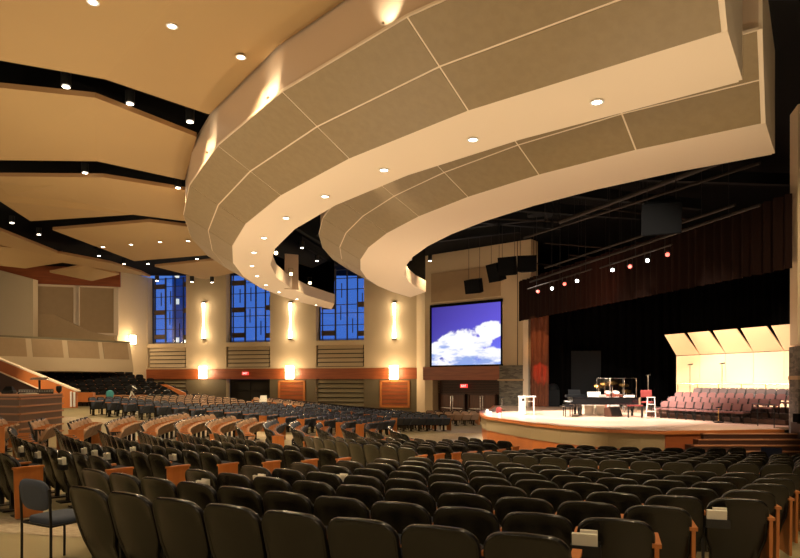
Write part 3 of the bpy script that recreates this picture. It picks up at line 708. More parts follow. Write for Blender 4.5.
stand(690,365,392,28.0,'tall microphone stand behind the choir, nearer the piano',matn='metal')
stand(722,364,392,26.5,'tall microphone stand behind the choir, nearer the stone pillar',matn='metal')
stand(718.5,408,420,22.5,'short brass-based microphone stand before the choir front row',matn='gold')
# lectern
p=atd(527,414,28.3); t=thing('lectern','white open-sided lectern at the front of the stage','lectern',(p.x,p.y,SZ),-.2)
mm=MB(); mm.box((0,0,.80),(.80,.5,.05)); mm.build('top','white',t,bevel=.01)
mm=MB(); mm.box((-.22,0,.39),(.30,.44,.78)); mm.build('side_panel','white',t,bevel=.01)
mm=MB(); mm.box((-.17,-.225,.66),(.12,.01,.12)); mm.build('emblem','metal',t)
for s in (-1,1): mm=MB(); mm.box((.30,.18*s,.39),(.05,.05,.78)); mm.build('leg','white',t)
mm=MB(); mm.box((.12,0,.58),(.36,.04,.04)); mm.build('cross_bar','white',t)
for i,(x,y0,y1,nm) in enumerate(((485,409.5,415,'at the very end of the stage edge'),(488.5,411.5,415.5,'second along the stage edge'),(497,413,418,'third along the stage edge'))):
    p=un(x,y1,-1.5); hgt=(y1-y0)/F*p.y; mm=MB(); mm.lathe([(.09,0),(.09,hgt*.75),(.05,hgt*.85),(.05,hgt)],12); o=mm.build('white_bottle','white',smooth=True); o.location=(p.x+.12,p.y+.1,SZ); tag(o,'white bottle '+nm,'bottle','white bottles on the stage edge')
p=un(492,414.5,-1.5); mm=MB(); mm.box((0,0,.12),(.25,.2,.24)); mm.box((0,0,.26),(.15,.1,.06)); o=mm.build('red_bag','redcloth',bevel=.03); o.location=(p.x+.5,p.y+1.2,SZ); tag(o,'small red bag on the stage behind the white bottles','bag')
# grand piano
p=atd(604,415,27.2); t=thing('grand_piano','black grand piano with closed lid on the stage','piano',(p.x,p.y,SZ),-.12); t.scale=(1,1,.8)
ol=[(-1.45,-.72),(-1.45,.72),(-.85,.74)]+[(-.85+2.25*u,.74-.95*u**1.7+.18*math.sin(u*PI)) for u in (.2,.4,.6,.8)]+[(1.35,-.05),(1.45,-.35),(1.30,-.64),(1.0,-.72)]
mm=MB(); mm.extr(ol,.62,.98); mm.build('case','piano',t,bevel=.012)
mm=MB(); mm.extr([(x*1.015,y*1.02) for x,y in ol if x>-1.1]+[(-1.1,.74),(-1.1,-.74)][::1] if False else [(x*1.01+.01,y*1.02) for x,y in ol],.98,1.01); mm.build('lid','piano',t)
for x,y in ((-1.15,-.55),(-1.15,.55),(1.1,-.35)): mm=MB(); mm.lathe([(.05,.012),(.06,.06),(.05,.1),(.09,.55),(.09,.62)],10,(x,y,0)); mm.build('leg','piano',t,True)
mm=MB(); mm.box((-1.53,0,.70),(.22,1.36,.10)); kb=mm.build('keyboard','piano',t); mm=MB(); mm.box((-1.56,0,.755),(.14,1.24,.02)); mm.build('keys','white',kb)
mm=MB(); mm.box((-1.0,0,.32),(.06,.28,.6)); mm.box((-1.05,0,.06),(.2,.3,.05)); mm.build('pedal_lyre','piano',t)
def small(name,label,cat,px,py,D,z,fn,mats,rz=0,**k):
    q=atd(px,py,D); mm=MB(); fn(mm); o=mm.build(name,mats,**k); o.location=(q.x,q.y,z); o.rotation_euler=(0,0,rz); return tag(o,label,cat)
PZ=SZ+.812
def kbd(m): m.box((0,0,.05),(.8,.36,.1)); m.box((0,.16,.2),(.5,.06,.24),rx=-.3)
small('stage_keyboard','dark keyboard with music stand on the piano end','keyboard',575,397,27.0,PZ+.004,kbd,'duct',-.12)
def papers(m):
    m.box((0,0,.12),(.55,.03,.24),rx=-.5); m.box((.3,.05,.06),(.35,.25,.10),rz=.3)
small('sheet_music','open white sheet music on the piano lid','sheet music',594,397,26.9,PZ,papers,'paper',-.12)
small('music_book','white book lying at the far end of the piano lid','book',629,398,27.0,PZ,lambda m:(m.box((0,0,.03),(.4,.3,.05)),m.box((.03,.02,.07),(.34,.26,.03),rz=.2)),'paper',-.1)
q=atd(576,413,26.6); t=thing('piano_bench','black padded piano bench at the keyboard end','bench',(q.x-.42,q.y-.25,SZ),-.12)
mm=MB(); mm.box((0,0,.46),(.38,.75,.10)); mm.build('seat','piano',t,bevel=.02)
for x in (-.14,.14):
    for y in (-.3,.3): mm=MB(); mm.box((x,y,.205),(.04,.04,.41)); mm.build('leg','piano',t)
for i,(x,nm) in enumerate(((588,'under the middle of the piano'),(599.5,'under the tail of the piano'))):
    q=atd(x,413,28.3); t=thing('stage_box','pale equipment box '+nm,'box',(q.x,q.y,SZ),0,'pale boxes under the piano')
    mm=MB(); mm.box((0,0,.18),(.42,.35,.36)); mm.build('box_body','paper',t,bevel=.02); mm=MB(); mm.box((0,0,.385),(.46,.39,.05)); mm.build('lid','paper',t)
q=atd(614,414,26.4); t=thing('floor_monitor','brown wedge floor monitor before the drum kit','speaker',(q.x,q.y,SZ),.5)
mm=MB(); mm.prism([(-.32,-.2,0),(.32,-.2,0),(.32,.25,0),(-.32,.25,0)],[(-.32,.0,.42),(.32,.0,.42),(.32,.25,.34),(-.32,.25,.34)]); mm.build('cabinet','sidewood',t); mm=MB(); mm.box((0,-.115,.21),(.56,.02,.36),rx=-.44); mm.build('grille','metal',t)
# drum shield and kit
c=atd(612,412,30.5); ang=-.15
for i,(u,v,rz,nm) in enumerate(((-.64,.1,-.35,'nearest the dark flat'),(-.0,-.0,0,'facing the hall'),(.64,.1,.30,'nearest the choir'))):
    t=thing('drum_shield_panel','clear acrylic drum shield panel with metal edges, '+nm,'drum shield',(c.x+u,c.y-.7+v*-1.0+.1,SZ),rz+ang,'clear drum shield panels')
    mm=MB(); mm.box((0,0,.82),(.62,.012,1.62)); mm.build('clear_sheet','acrylic',t)
    mm=MB()
    for s in (-1,1): mm.box((.31*s,0,.82),(.022,.03,1.64))
    mm.box((0,0,1.64),(.64,.03,.02)); mm.box((0,0,.02),(.64,.06,.04)); mm.build('edge_trim','chrome',t)
t=thing('drum_kit','red drum kit with brass cymbals behind a clear shield','drum kit',(c.x,c.y+.15,SZ))
t.scale=(1,1,1)
def drum(nm,x,y,z,r,h,rot=0):
    T=Matrix.Translation((x,y,z))@Matrix.Rotation(rot,4,'X'); mm=MB(); mm.lathe([(r,-h/2),(r,h/2)],18,T=T); d=mm.build(nm,'drum',t,True)
    for s in (-1,1): m2=MB(); m2.lathe([(r*1.02,s*h/2-.02),(r*1.02,s*h/2+.01),(.01,s*h/2+.012)],18,T=T); m2.build('drum_head','white',d,True)
drum('bass_drum',0,-.1,.30,.29,.42,PI/2); drum('rack_tom',-.2,-.1,.86,.16,.22,.5); drum('rack_tom',.2,-.1,.86,.16,.22,.5); drum('floor_tom',-.55,.25,.60,.21,.44); drum('snare_drum',.48,.3,.76,.18,.16)
for x,y,z in ((-.62,-.05,1.25),(.62,-.05,1.30),(.1,.1,1.42),(-.25,.15,1.35),(.85,.25,1.0)):
    mm=MB(); mm.lathe([(.24,0),(.06,.03),(.03,.05),(.01,.05)],18,T=Matrix.Translation((x,y,z))@Matrix.Rotation(.42,4,'X')); cy=mm.build('cymbal','gold',t,True)
    mm=MB(); mm.tube([(x,y,.02),(x,y,z)],.014,6)
    for k in range(3): mm.tube([(x,y,.35),(x+.2*math.cos(k*2.1),y+.2*math.sin(k*2.1),.01)],.01,5)
    mm.build('cymbal_stand','chrome',t)
# white folding stool, red chair, table before the choir
q=atd(651,415,25.3); t=thing('step_stool','white A-frame step stool before the choir chairs','stool',(q.x,q.y,SZ),-.4)
for s in (-1,1): mm=MB(); mm.tube([(.18*s,-.35,.03),(.13*s,-.02,.85)],.022,6); mm.tube([(.18*s,.30,.03),(.13*s,.02,.85)],.022,6); mm.build('side_rail','white',t)
for z in (.28,.56,.84): mm=MB(); mm.box((0,-.35+.39*z,z),(.34,.14,.03)); mm.build('tread','white',t)
q=Vector((10.33,26.0,0)); t=thing('director_chair','tall red-backed chair behind the white step stool','chair',(q.x,q.y,SZ),2.6)
mm=MB(); mm.box((0,0,.62),(.44,.42,.06)); mm.build('seat','redcloth',t,bevel=.02); mm=MB(); mm.box((0,.2,.98),(.44,.04,.30),rx=-.1); mm.build('backrest','redcloth',t,bevel=.02)
for x in (-.2,.2):
    for y in (-.19,.19): mm=MB(); mm.tube([(x,y,0),(x,y,.62 if y<0 else 1.1)],.014,6); mm.build('leg','metal',t)
q=atd(635,416,25.4); t=thing('side_table','small red-topped table between the piano and choir','table',(q.x,q.y,SZ),-.3)
mm=MB(); mm.box((0,0,.50),(.6,.36,.05)); mm.build('tabletop','redcloth',t)
for x in (-.26,.26):
    for y in (-.14,.14): mm=MB(); mm.box((x,y,.24),(.04,.04,.475)); mm.build('leg','metal',t)
# handrail at the steps end
t=thing('hand_rail','thin metal handrail at the top of the stage steps','handrail',(11.85,19.7,SZ))
for y in (0,.9): mm=MB(); mm.tube([(0,y,.01),(0,y,.75)],.014,6); mm.build('rail_post','metal',t)
mm=MB(); mm.tube([(0,-.1,.75),(0,1.2,.75)],.016,6); mm.build('rail_bar','metal',t)
q=atd(790.5,417,18.2); mm=MB(); mm.box((0,0,.17),(.38,.3,.26)); mm.box((0,0,.02),(.2,.2,.04)); o=mm.build('monitor_box','black',bevel=.02); o.location=(q.x+.4,18.3,H(-1.25)); tag(o,'small black speaker box on the dark wood wall by the steps','speaker')

for o in list(C.objects):                 # everything on the stage rests a hair over its boards
    if o.parent is None and abs(o.location.z-SZ) < .006 and o.name != 'stage': o.location.z = SZ+.008
# ------------------------------------------------------------------ overhead stage gear
def pipe(a,b,r,label,name='lighting_pipe',cat='pipe',matn='pipe',hang=None):
    a=Vector(a); b=Vector(b); c=(a+b)/2; t=thing(name,label,cat,c,0,'overhead pipes')
    mm=MB(); mm.tube([a-c,b-c],r,8); mm.build('pipe_bar',matn,t)
    for u in (.12,.5,.88):
        q=a.lerp(b,u+.04*math.sin(len(label)*1.7+a.x)); mm=MB(); mm.tube([q-c,Vector((q.x,q.y,H(8.65)))-c],.012,5); mm.build('hanger_rod','metal',t)
L0,L1=atd(528,289,30.2),atd(592,269,26.6); L2,L3=atd(600,268,26.0),atd(672,244.5,21.4)
pipe(L0,L1,.03,'lighting pipe carrying the farther four stage spotlights'); pipe(L2,L3,.03,'lighting pipe carrying the nearer four stage spotlights')
for i,(a,b) in enumerate((((524,238,6.6),(760,163,6.6)),((560,222,6.6),(770,143,6.6)),((545,268,5.6),(735,205,5.6)),((530,282,5.2),(760,205,5.2)))):
    pipe(un(*a),un(*b),.05 if i!=1 else .09,'long dark overhead pipe above the stage front, %s from the hall' % ORD[(1,0,2,3)[i]])
for i,(a,b) in enumerate((((526,262,6.2),(572,268,6.2)),((545,243,6.35),(618,249,6.35)),((570,255,6.0),(640,262,6.0)),((600,208,6.6),(690,220,6.6)),((425,215,7.6),(560,222,7.6))  )):
    pipe(un(*a),un(*b),.03,'short dark cross pipe in the stage ceiling, %s in the set' % ORD[i])
m_=0
for i,(x0,y0,x1,y1) in enumerate(((420,240,520,228),(470,218,560,225),(430,228,545,215),(500,205,640,215),(560,190,700,205),(640,175,790,180),(280,215,330,245),(300,240,336,262))):
    a,b=un(x0,y0,8.0),un(x1,y1,8.0); c=(a+b)/2; mm=MB(); d=b-a; mm.box((0,0,0),(d.length,.25,.45),rz=math.atan2(d.y,d.x)); o=mm.build('ceiling_beam','duct'); o.location=c; struct(o)
for i,(x,y,h,w) in enumerate(((540,216,7.9,.6),(328,236,7.4,.6),(352,219,7.9,.5),(113,251,7.6,1.0))):
    q=un(x,y,h); mm=MB(); mm.lathe([(w,0),(w,.12),(w*.7,.14),(w*.7,.02),(w*.45,.02),(w*.45,.3),(.25,.5),(.25,8.64-h)],22); o=mm.build('ceiling_vent','duct',smooth=True); o.location=q; tag(o,['round dark air diffuser in the ceiling above the stage front','round dark air diffuser inside the outer bulkhead opening','second round dark diffuser inside the bulkhead opening','dark air diffuser in the diagonal gap between tan panels'][i],'ceiling vent')
def spotlight(px,py,D,lensm,label,target,group,r=.12):
    p=atd(px,py,D); t=thing('stage_spotlight',label,'spotlight',p,0,group)
    q=(Vector(target)-p).to_track_quat('Y','Z').to_euler(); t.rotation_euler=q
    mm=MB(); T=Matrix.Rotation(-PI/2,4,'X'); mm.lathe([(r*.7,-.45),(r,-.3),(r,.0),(r*1.05,.02)],14,T=T); mm.build('housing','metal',t,True)
    mm=MB(); mm.lathe([(r*.9,.021),(r*.5,.04),(.01,.045)],14,T=T); mm.build('lens',lensm,t,True)
    mm=MB(); mm.tube([(-r*1.2,-.15,0),(-r*1.2,-.15,.28),(r*1.2,-.15,.28),(r*1.2,-.15,0)],.012,5); mm.build('yoke','metal',t)
CAM=(0,0,EYE)
sp=[(538,291.5,29.6,'r','red, farthest along the farther pipe'),(552,288.5,28.8,'w','white, second along the farther pipe'),(564.5,284,28.0,'r','red, third along the farther pipe'),(577,281,27.3,'w','white, nearest on the farther pipe'),
    (612.5,270,25.2,'w','white, farthest along the nearer pipe'),(630,266.5,24.2,'r','red, second along the nearer pipe'),(647.5,260.5,23.0,'w','white, third along the nearer pipe'),(667.5,254.5,21.8,'r','red, nearest to the camera')]
for x,y,D,k,nm in sp:
    p=atd(x,y,D); spotlight(x,y,D,'spot'+k,'lit stage spotlight, '+nm,(3,12,H(0)) if (x<600) else (4,10,H(0)),'stage spotlights over the stage front',.075 if k=='w' else .08)
for x,y,D,nm in ((276,253,27.5,'at the opening corner'),(291,274,31.0,'next to the divider panel'),(310,283,33.5,'nearest the windows')):
    spotlight(x,y,D,'spoty','amber spotlight inside the outer bulkhead, '+nm,(1,5,EYE),'amber spotlights inside the bulkheads',.085)
for x,y,D,nm in ((397,262,31.5,'upper one'),(404,275.5,33,'lower one')):
    spotlight(x,y,D,'spoty','amber spotlight inside the inner bulkhead, '+nm,(1,5,EYE),'amber spotlights inside the bulkheads',.07)
# loudspeakers
def loudspeaker(px,py,D,dims,rz,rx,label,parts=True):
    p=atd(px,py,D); t=thing('hanging_loudspeaker',label,'loudspeaker',p,0,'hanging loudspeakers'); w,d,h=dims
    T=Matrix.Rotation(rz,4,'Z')@Matrix.Rotation(rx,4,'X')
    q=[(-w/2,-d/2),(w/2,-d/2),(w*.33,d/2),(-w*.33,d/2)]
    mm=MB(); mm.extr(q,-h/2,h/2,T=T); mm.build('cabinet','black',t,bevel=.02)
    mm=MB(); mm.box((0,-d/2-.012,0),(w*.9,.02,h*.9),T=T); mm.build('grille','black',t)
    for s in (-1,1):
        a=T@Vector((s*w*.35,0,h/2)); mm=MB(); mm.tube([a,Vector((a.x,a.y,H(8.7)-p.z))],.012,5); mm.build('hanger_cable','metal',t)
loudspeaker(475,286,34,(.95,.7,.75),-.6,.25,'black loudspeaker hanging low before the screen wall panel')
loudspeaker(497,272,33,(.8,.7,.95),-.9,.3,'black loudspeaker of the pair hanging nearer the screen')
loudspeaker(509,266,32.4,(.95,.75,.95),-.5,.2,'black loudspeaker of the pair hanging nearer the valance')
loudspeaker(527,264,31.6,(.95,.75,.8),-.2,.1,'black loudspeaker hanging at the valance edge')
loudspeaker(661,217,20,(1.2,.7,1.0),-.35,.45,'large black loudspeaker hanging beneath the inner bulkhead soffit')
q=atd(411.5,259,36); t=thing('projector','small white ceiling projector beside the inner bulkhead end','projector',q,.2)
mm=MB(); mm.box((0,0,0),(.62,.5,.26)); mm.build('projector_body','white',t,bevel=.05); mm=MB(); mm.tube([(0,0,.13),(0,0,1.8)],.025,6); mm.build('mount_pole','metal',t); mm=MB(); T=Matrix.Translation((.12,-.25,0))@Matrix.Rotation(PI/2,4,'X'); mm.lathe([(.08,0),(.08,.06),(.05,.05)],12,T=T); mm.build('lens','black',t,True)

# ------------------------------------------------------------------ left side: parapet, booth, raked bank
t=thing('ramp_parapet','sloping orange wood parapet with cream cap beside the sound booth','parapet',(-14,28,1))
def pp(pts,D,th,matn,nm):
    q=[atd(x,y,D)-t.location for x,y in pts]; mm=MB(); mm.prism(q,[v+Vector((0,th,0)) for v in q]); return mm.build(nm,matn,t)
pp([(-50,338.5),(0,360),(75,391.5),(75,408),(56,408),(44,391),(0,371.5),(-50,350)],28,.25,'woodor','parapet_face')
pp([(-50,337.5),(0,359),(77,390.5),(77,391.8),(0,360.4),(-50,339)],27.97,.33,'cream','cap')
pp([(-50,350),(0,371.3),(44,390.6),(44,391.8),(0,372.6),(-50,351)],27.95,.1,'cream','lower_trim')
pp([(-50,351),(0,372),(44,391),(56,408),(-50,408)],28.25,.1,'sidewood','under_panel')
pp([(70,391.5),(71.6,391.5),(71.6,407),(70,407)],27.9,.06,'white','end_strip'); pp([(73.2,392),(74.8,392),(74.8,407),(73.2,407)],27.9,.06,'white','end_strip')
q=[(75,392.5),(93,392.5),(93,402),(75,402)]; mm=MB(); mm.prism([atd(x,y,32) for x,y in q],[atd(x,y,32)+Vector((0,.25,0)) for x,y in q]); tag(mm.build('low_wood_wall','woodor'),'short orange wood wall at the end of the sloping parapet','low wall')
q=[(93,395),(146,395),(146,402.5),(93,402.5)]; mm=MB(); mm.prism([atd(x,y,36.6) for x,y in q],[atd(x,y,36.6)+Vector((0,.25,0)) for x,y in q]); tag(mm.build('low_wood_wall','boothedge'),'long low brown wall at the foot of the dark raked seats','low wall')
# booth
bp=[un(-60,437,-2.0).xy, un(19,437,-2.0).xy, un(61,431,-1.9).xy]
b0=atd(-60,430,20.4); b1=atd(19,430,19.6); b2=atd(62,430,22.4); b3=Vector((b2.x*1.12-.5,b2.y*1.12,0)); b4=Vector((b0.x-1,b0.y+4.6,0))
bz=floor_z(b1.x,b1.y)-.05; bt=H((HZ-394.7)/F*20.6)
t=thing('sound_booth','brown slatted sound booth beside the sloping parapet','booth',(b1.x,b1.y,bz)); bl=lambda p:(p.x-b1.x,p.y-b1.y)
mm=MB(); mm.extr([bl(p) for p in (b0,b1,b2,b3,b4)],0,bt-bz-.04); mm.build('booth_body','booth',t)
ns=6
for (p,q,nm) in ((b0,b1,'slat_front'),(b1,b2,'slat_side')):
    d=(q-p).xy.normalized(); nn=Vector((d.y,-d.x)); mm=MB()
    for s in range(ns):
        z=(bt-bz)*(s+.55)/ns
        a_,b_=Vector(bl(p)),Vector(bl(q)); mm.extr([a_+nn*.07,b_+nn*.07,b_,a_],z-.025,z+.025)
    mm.build(nm,'boothedge',t)
mm=MB(); q=[Vector(bl(p)) for p in (b0,b1,b2,b3,b4)]; cq=sum(q,Vector((0,0)))/5; mm.extr([cq+(v-cq)*1.02 for v in q],bt-bz-.04,bt-bz); mm.build('counter_top','boothedge',t)
BT0=bt
def onb(px,D): x=(px-400)/F*D; return Vector((x,D,BT0))
q=onb(36,22.3); t=thing('mixing_console','black sound mixing console on the booth counter','mixing console',q,.5)
mm=MB(); mm.prism([(-.55,-.3,0),(.55,-.3,0),(.55,.3,0),(-.55,.3,0)],[(-.55,-.3,.05),(.55,-.3,.05),(.55,.3,.16),(-.55,.3,.16)]); mm.build('console_body','metal',t,bevel=.01)
mm=MB()
for i in range(14): mm.box((-.5+i*.077,-.1,.095),(.02,.04,.03))
mm.build('fader_knobs','white',t)
q=onb(39.5,22.9); t=thing('booth_monitor','dark flat screen on a post above the mixing console','monitor',q,.3)
mm=MB(); mm.tube([(0,0,0),(0,0,.5)],.04,8); mm.build('post','metal',t); mm=MB(); mm.box((0,0,.54),(.55,.35,.05),rx=.15); mm.build('tray','chrome',t); mm=MB(); mm.lathe([(.2,0),(.2,.02),(.05,.03)],12); mm.build('base','metal',t)
q=onb(59,23.0); t=thing('booth_camera','small black camera pod at the booth counter corner','camera',q,.6)
mm=MB(); mm.tube([(0,0,0),(0,0,.08)],.03); mm.build('foot','metal',t); mm=MB(); mm.lathe([(.06,-.12),(.1,-.05),(.1,.08),(.07,.12)],12,(0,0,.16),T=Matrix.Translation((0,0,.0))); mm.build('camera_body','metal',t,True)
q=onb(9,22.3); t=thing('desk_console','black covered equipment on the booth counter end','equipment',q,.1)
mm=MB(); mm.box((0,0,.06),(.4,.3,.12)); mm.build('equipment_base','metal',t,bevel=.03); mm=MB(); mm.prism([(-.18,-.12,.12),(.18,-.12,.12),(.18,.12,.12),(-.18,.12,.12)],[(-.1,-.02,.26),(.1,-.02,.26),(.1,.06,.26),(-.1,.06,.26)]); mm.build('equipment_hood','metal',t)
q=onb(29,21.7); mm=MB(); mm.box((0,0,.012),(.5,.3,.02)); mm.box((.05,.05,.03),(.3,.22,.016),rz=.3); o=mm.build('paper_sheet','paper'); o.location=q; tag(o,'loose white papers on the booth counter by the console','paper')
# tripod with camera, teal cover
q=atd(131.5,404,36.3); gz=floor_z(q.x,q.y); t=thing('camera_tripod','pale tripod with black video camera before the raked seats','tripod',(q.x,q.y,gz)); hz=H((HZ-391)/F*36.3)-gz
for k in range(3): a=2.1*k+.52; mm=MB(); mm.tube([(0,0,hz),(.5*math.cos(a),.5*math.sin(a),.02)],[.035,.03],6); mm.build('leg','white',t)
mm=MB(); mm.box((0,0,hz+.22),(.28,.5,.26)); mm.box((0,0,hz+.06),(.12,.12,.12)); mm.build('camera_body','metal',t,bevel=.02); mm=MB(); mm.tube([(.1,-.2,hz+.3),(.5,-.45,hz+.12)],.02,6); mm.build('pan_handle','white',t)
q=atd(113,402,36.0); gz=floor_z(q.x,q.y); t=thing('draped_chair','chair with a teal cloth over its back near the tripod','chair',(q.x,q.y,gz),1.2)
mm=MB(); mm.box((0,-.05,.45),(.46,.44,.06)); mm.build('seat','chairgrey',t,bevel=.02)
mm=MB(); mm.lathe([(.05,-.25),(.22,-.18),(.27,.05),(.2,.22),(.05,.27)],14,T=Matrix.Translation((0,.24,.85))@Matrix.Diagonal((1,.55,1.0,1))); mm.build('teal_cloth','teal',t,True)
for x in (-.2,.2):
    for y in (-.22,.2): mm=MB(); mm.tube([(x,y,0),(x,y,.45 if y<0 else .8)],.014,6); mm.build('leg','metal',t)
q=un(271,406,-1.55); gz=floor_z(q.x,q.y); t=thing('white_sign_board','small white board standing before the dark doorway','board',(q.x,q.y-.0,gz),.1)
q2=atd(263,398,36.0); t.location=(q2.x,q2.y,floor_z(q2.x,q2.y)); hb=H((HZ-396.0)/F*36.0)-t.location.z
mm=MB(); mm.prism([(-.22,0,hb-.35),(.22,0,hb-.35),(.22,.04,hb-.35),(-.22,.04,hb-.35)],[(-.16,.12,hb+.03),(.2,.12,hb+.03),(.2,.16,hb+.03),(-.16,.16,hb+.03)]); mm.build('board_face','white',t)
for x in (-.15,.15): mm=MB(); mm.tube([(x,.08,0),(x,.05,hb-.2)],.015,6); mm.build('leg','metal',t)

# ------------------------------------------------------------------ seats
def seat_back():
    NO=44; out=[]
    hw_b,hw_t,z0,z1,rt,rb=.215,.270,.13,.885,.135,.08
    def corner(cx,cz,r,a0,a1,n): return [(cx+r*math.cos(a0+(a1-a0)*i/n), cz+r*math.sin(a0+(a1-a0)*i/n)) for i in range(n+1)]
    out+=corner(hw_t-rt,z1-rt,rt,0,PI/2,7)+[(0,z1+.008)]+corner(-hw_t+rt,z1-rt,rt,PI/2,PI,7)
    out+=[(-hw_t,.62),(-hw_t+.004,.48),(-hw_b-.012,.36)]+corner(-hw_b+rb,z0+rb,rb,PI,1.5*PI,4)+corner(hw_b-rb,z0+rb,rb,1.5*PI,2*PI,4)+[(hw_b+.012,.36),(hw_t-.004,.48),(hw_t,.62)]
    return out
OUT=seat_back()
def bend(x,z): return -(z-.40)*.27+.50*x*x+(max(0,.37-z)*.22)
def shell_mesh(layers,name,mats,o=OUT,cz=.55,cap=True):
    mm=MB(); n=len(o)
    for sc,y in layers:
        for x,z in o:
            X,Z=x*sc,cz+(z-cz)*sc; mm.v.append((X,bend(X,Z)+y,Z))
    for i in range(len(layers)-1):
        for k in range(n): mm.f.append((i*n+k,i*n+(k+1)%n,(i+1)*n+(k+1)%n,(i+1)*n+k)); mm.m.append(0)
    for li in (0,len(layers)-1):
        X,Z=0,cz; mm.v.append((0,bend(0,cz)+layers[li][1],cz)); ci=len(mm.v)-1
        for k in range(n): mm.f.append((li*n+k,li*n+(k+1)%n,ci)); mm.m.append(0)
    me=mm.mesh(name,mats,True); return me
me_shell=shell_mesh([(.3,.012),(.7,.012),(.955,.022),(.985,.016),(.999,.004),(1.0,-.008),(.992,-.020),(.978,-.029),(.958,-.034),(.938,-.033),(.918,-.026),(.90,-.022),(.7,-.022),(.4,-.024)],'seat_shell','shell')
cu=[(x,z) for x,z in OUT]
def cushion_back(f): return shell_mesh([(.25,.085),(.55,.085),(.82,.075),(.90,.05),(.91,.014),(.5,.013)],'seat_back_cushion',f)
def seat_pan(f):
    mm=MB(); T=Matrix.Translation((0,.13,.36))@Matrix.Rotation(math.radians(64),4,'X')
    n=20; prof=[(.80,-.05),(.98,-.035),(1.0,.0),(.97,.04),(.8,.055)]
    for sc,z in prof:
        for k in range(n):
            a=2*PI*k/n; c,s=math.cos(a),math.sin(a); mm.v.append(tuple(T@Vector((.235*sc*math.copysign(abs(c)**.45,c),  .19+.19*sc*math.copysign(abs(s)**.45,s),z))))
    for i in range(len(prof)-1):
        for k in range(n): mm.f.append((i*n+k,i*n+(k+1)%n,(i+1)*n+(k+1)%n,(i+1)*n+k)); mm.m.append(0)
    mm.f+= [tuple(range(n))[::-1],tuple(range(4*n,5*n))]; mm.m+=[0,0]
    return mm.mesh('seat_pan',f,True)
me_cush={k:cushion_back(k) for k in ('blue','brown','dark')}; me_pan={k:seat_pan(k) for k in ('blue','brown','dark')}
mm=MB(); mm.tube([(0,.13,.01),(0,.13,.34)],[.04,.035],10); mm.box((0,.13,.01),(.22,.30,.02)); mm.box((0,.14,.33),(.44,.05,.05)); me_leg=mm.mesh('seat_pedestal','metal')
AX=.2775
mm=MB(); mm.box((AX,.06,.40),(.022,.06,.56)); mm.box((AX,.13,.672),(.03,.26,.03)); me_arm=mm.mesh('arm_bracket','metal')
mm=MB(); mm.prism([(AX-.026,0,.688),(AX+.026,0,.688),(AX+.026,.30,.688),(AX-.026,.30,.688)],[(AX-.023,.01,.716),(AX+.023,.01,.716),(AX+.023,.29,.716),(AX-.023,.29,.716)]); me_cap=mm.mesh('arm_cap','woodend')
def endp(s):
    mm=MB(); mm.prism([(s*AX-.015,-.08,.03),(s*AX+.015,-.08,.03),(s*AX+.015,.26,.03),(s*AX-.015,.26,.03)],[(s*AX-.015,-.10,.69),(s*AX+.015,-.10,.69),(s*AX+.015,.26,.69),(s*AX-.015,.26,.69)]); a=mm.mesh('aisle_panel','woodend')
    mm=MB(); mm.box((s*AX,.08,.704),(.062,.38,.028)); b=mm.mesh('aisle_cap','woodend'); return a,b
me_end={1:endp(1),-1:endp(-1)}
PITCH=.555
def arcrow(r,t0,t1,from_end):
    d=math.degrees(PITCH/r); n=int((t1-t0)/d+.02)
    if from_end=='hi': return [t1-d*(i+.5) for i in range(n)]
    return [t0+d*(i+.5) for i in range(n)]
near_r=[21.2-.9*i for i in range(8)]; front_r=[12.6-.9*i for i in range(7)]
def solve_end(r,px):
    lo,hi=-40,10
    for _ in range(50):
        m=(lo+hi)/2; x,y=pol(r,m)
        if 400+F*x/y<px: lo=m
        else: hi=m
    return lo
hi_end=[solve_end(r,px) for r,px in zip(near_r,(574,656,692,768,775,788,794,800))]
lo_end=[-31.7,-35.2,-34.6,-34.4,-34.2,-34.0,-33.8,-33.6]
seats=[]   # x,y,theta,r,block,row,idx,n,color,side-start
for k,r in enumerate(near_r):
    L_=arcrow(r,lo_end[k],hi_end[k],'hi'); L_=L_[::-1]
    for i,t in enumerate(L_): seats.append([r,t,'near middle',k,i,len(L_),'dark'])
    t1=-38.4 if k>1 else -40.5
    L_=arcrow(r,-61.5,t1,'hi')
    for i,t in enumerate(L_): seats.append([r,t,'near outer',k,i,len(L_),'dark'])
for k,r in enumerate(front_r):
    L_=arcrow(r,-32.5+0.3*k,12,'lo')
    for i,t in enumerate(L_): seats.append([r,t,'front middle',k,i,len(L_),'dark'])
    L_=arcrow(r,-60,-37.5-.6*k,'hi')
    for i,t in enumerate(L_): seats.append([r,t,'front outer',k,i,len(L_),'dark'])
for k in range(15):
    r=21.0-.9*k
    if r < 8.4: break
    cut=(2,3,4,6,9)[k]*math.degrees(PITCH/r)+.1 if k<5 else 28.5
    L_=arcrow(r,-66.5-cut,-66.5 if r>10 else -67.5,'hi')
    for i,t in enumerate(L_): seats.append([r,t,'booth side',k,i,len(L_),'brown' if r>13.6 else 'blue'])
for k in range(20):
    r=23.7-.9*k
    if r < 9.6: break
    L_=arcrow(r,-125,-104.5,'hi')
    for i,t in enumerate(L_): seats.append([r,t,'window side',k,i,len(L_),'brown' if (r>18.9 and t<-110.5) else 'blue'])
for k in range(14):
    r=21.6-.9*k
    if r < 10.4: break
    L_=arcrow(r,-150,-128.5,'hi')
    for i,t in enumerate(L_): seats.append([r,t,'far side',k,i,len(L_),'brown' if r>17.8 else 'blue'])
for k in range(2):
    r=15.4-1.2*k
    L_=arcrow(r,-168,-155,'hi')
    for i,t in enumerate(L_): seats.append([r,t,'door side',k,i,len(L_),'brown'])
info=[]
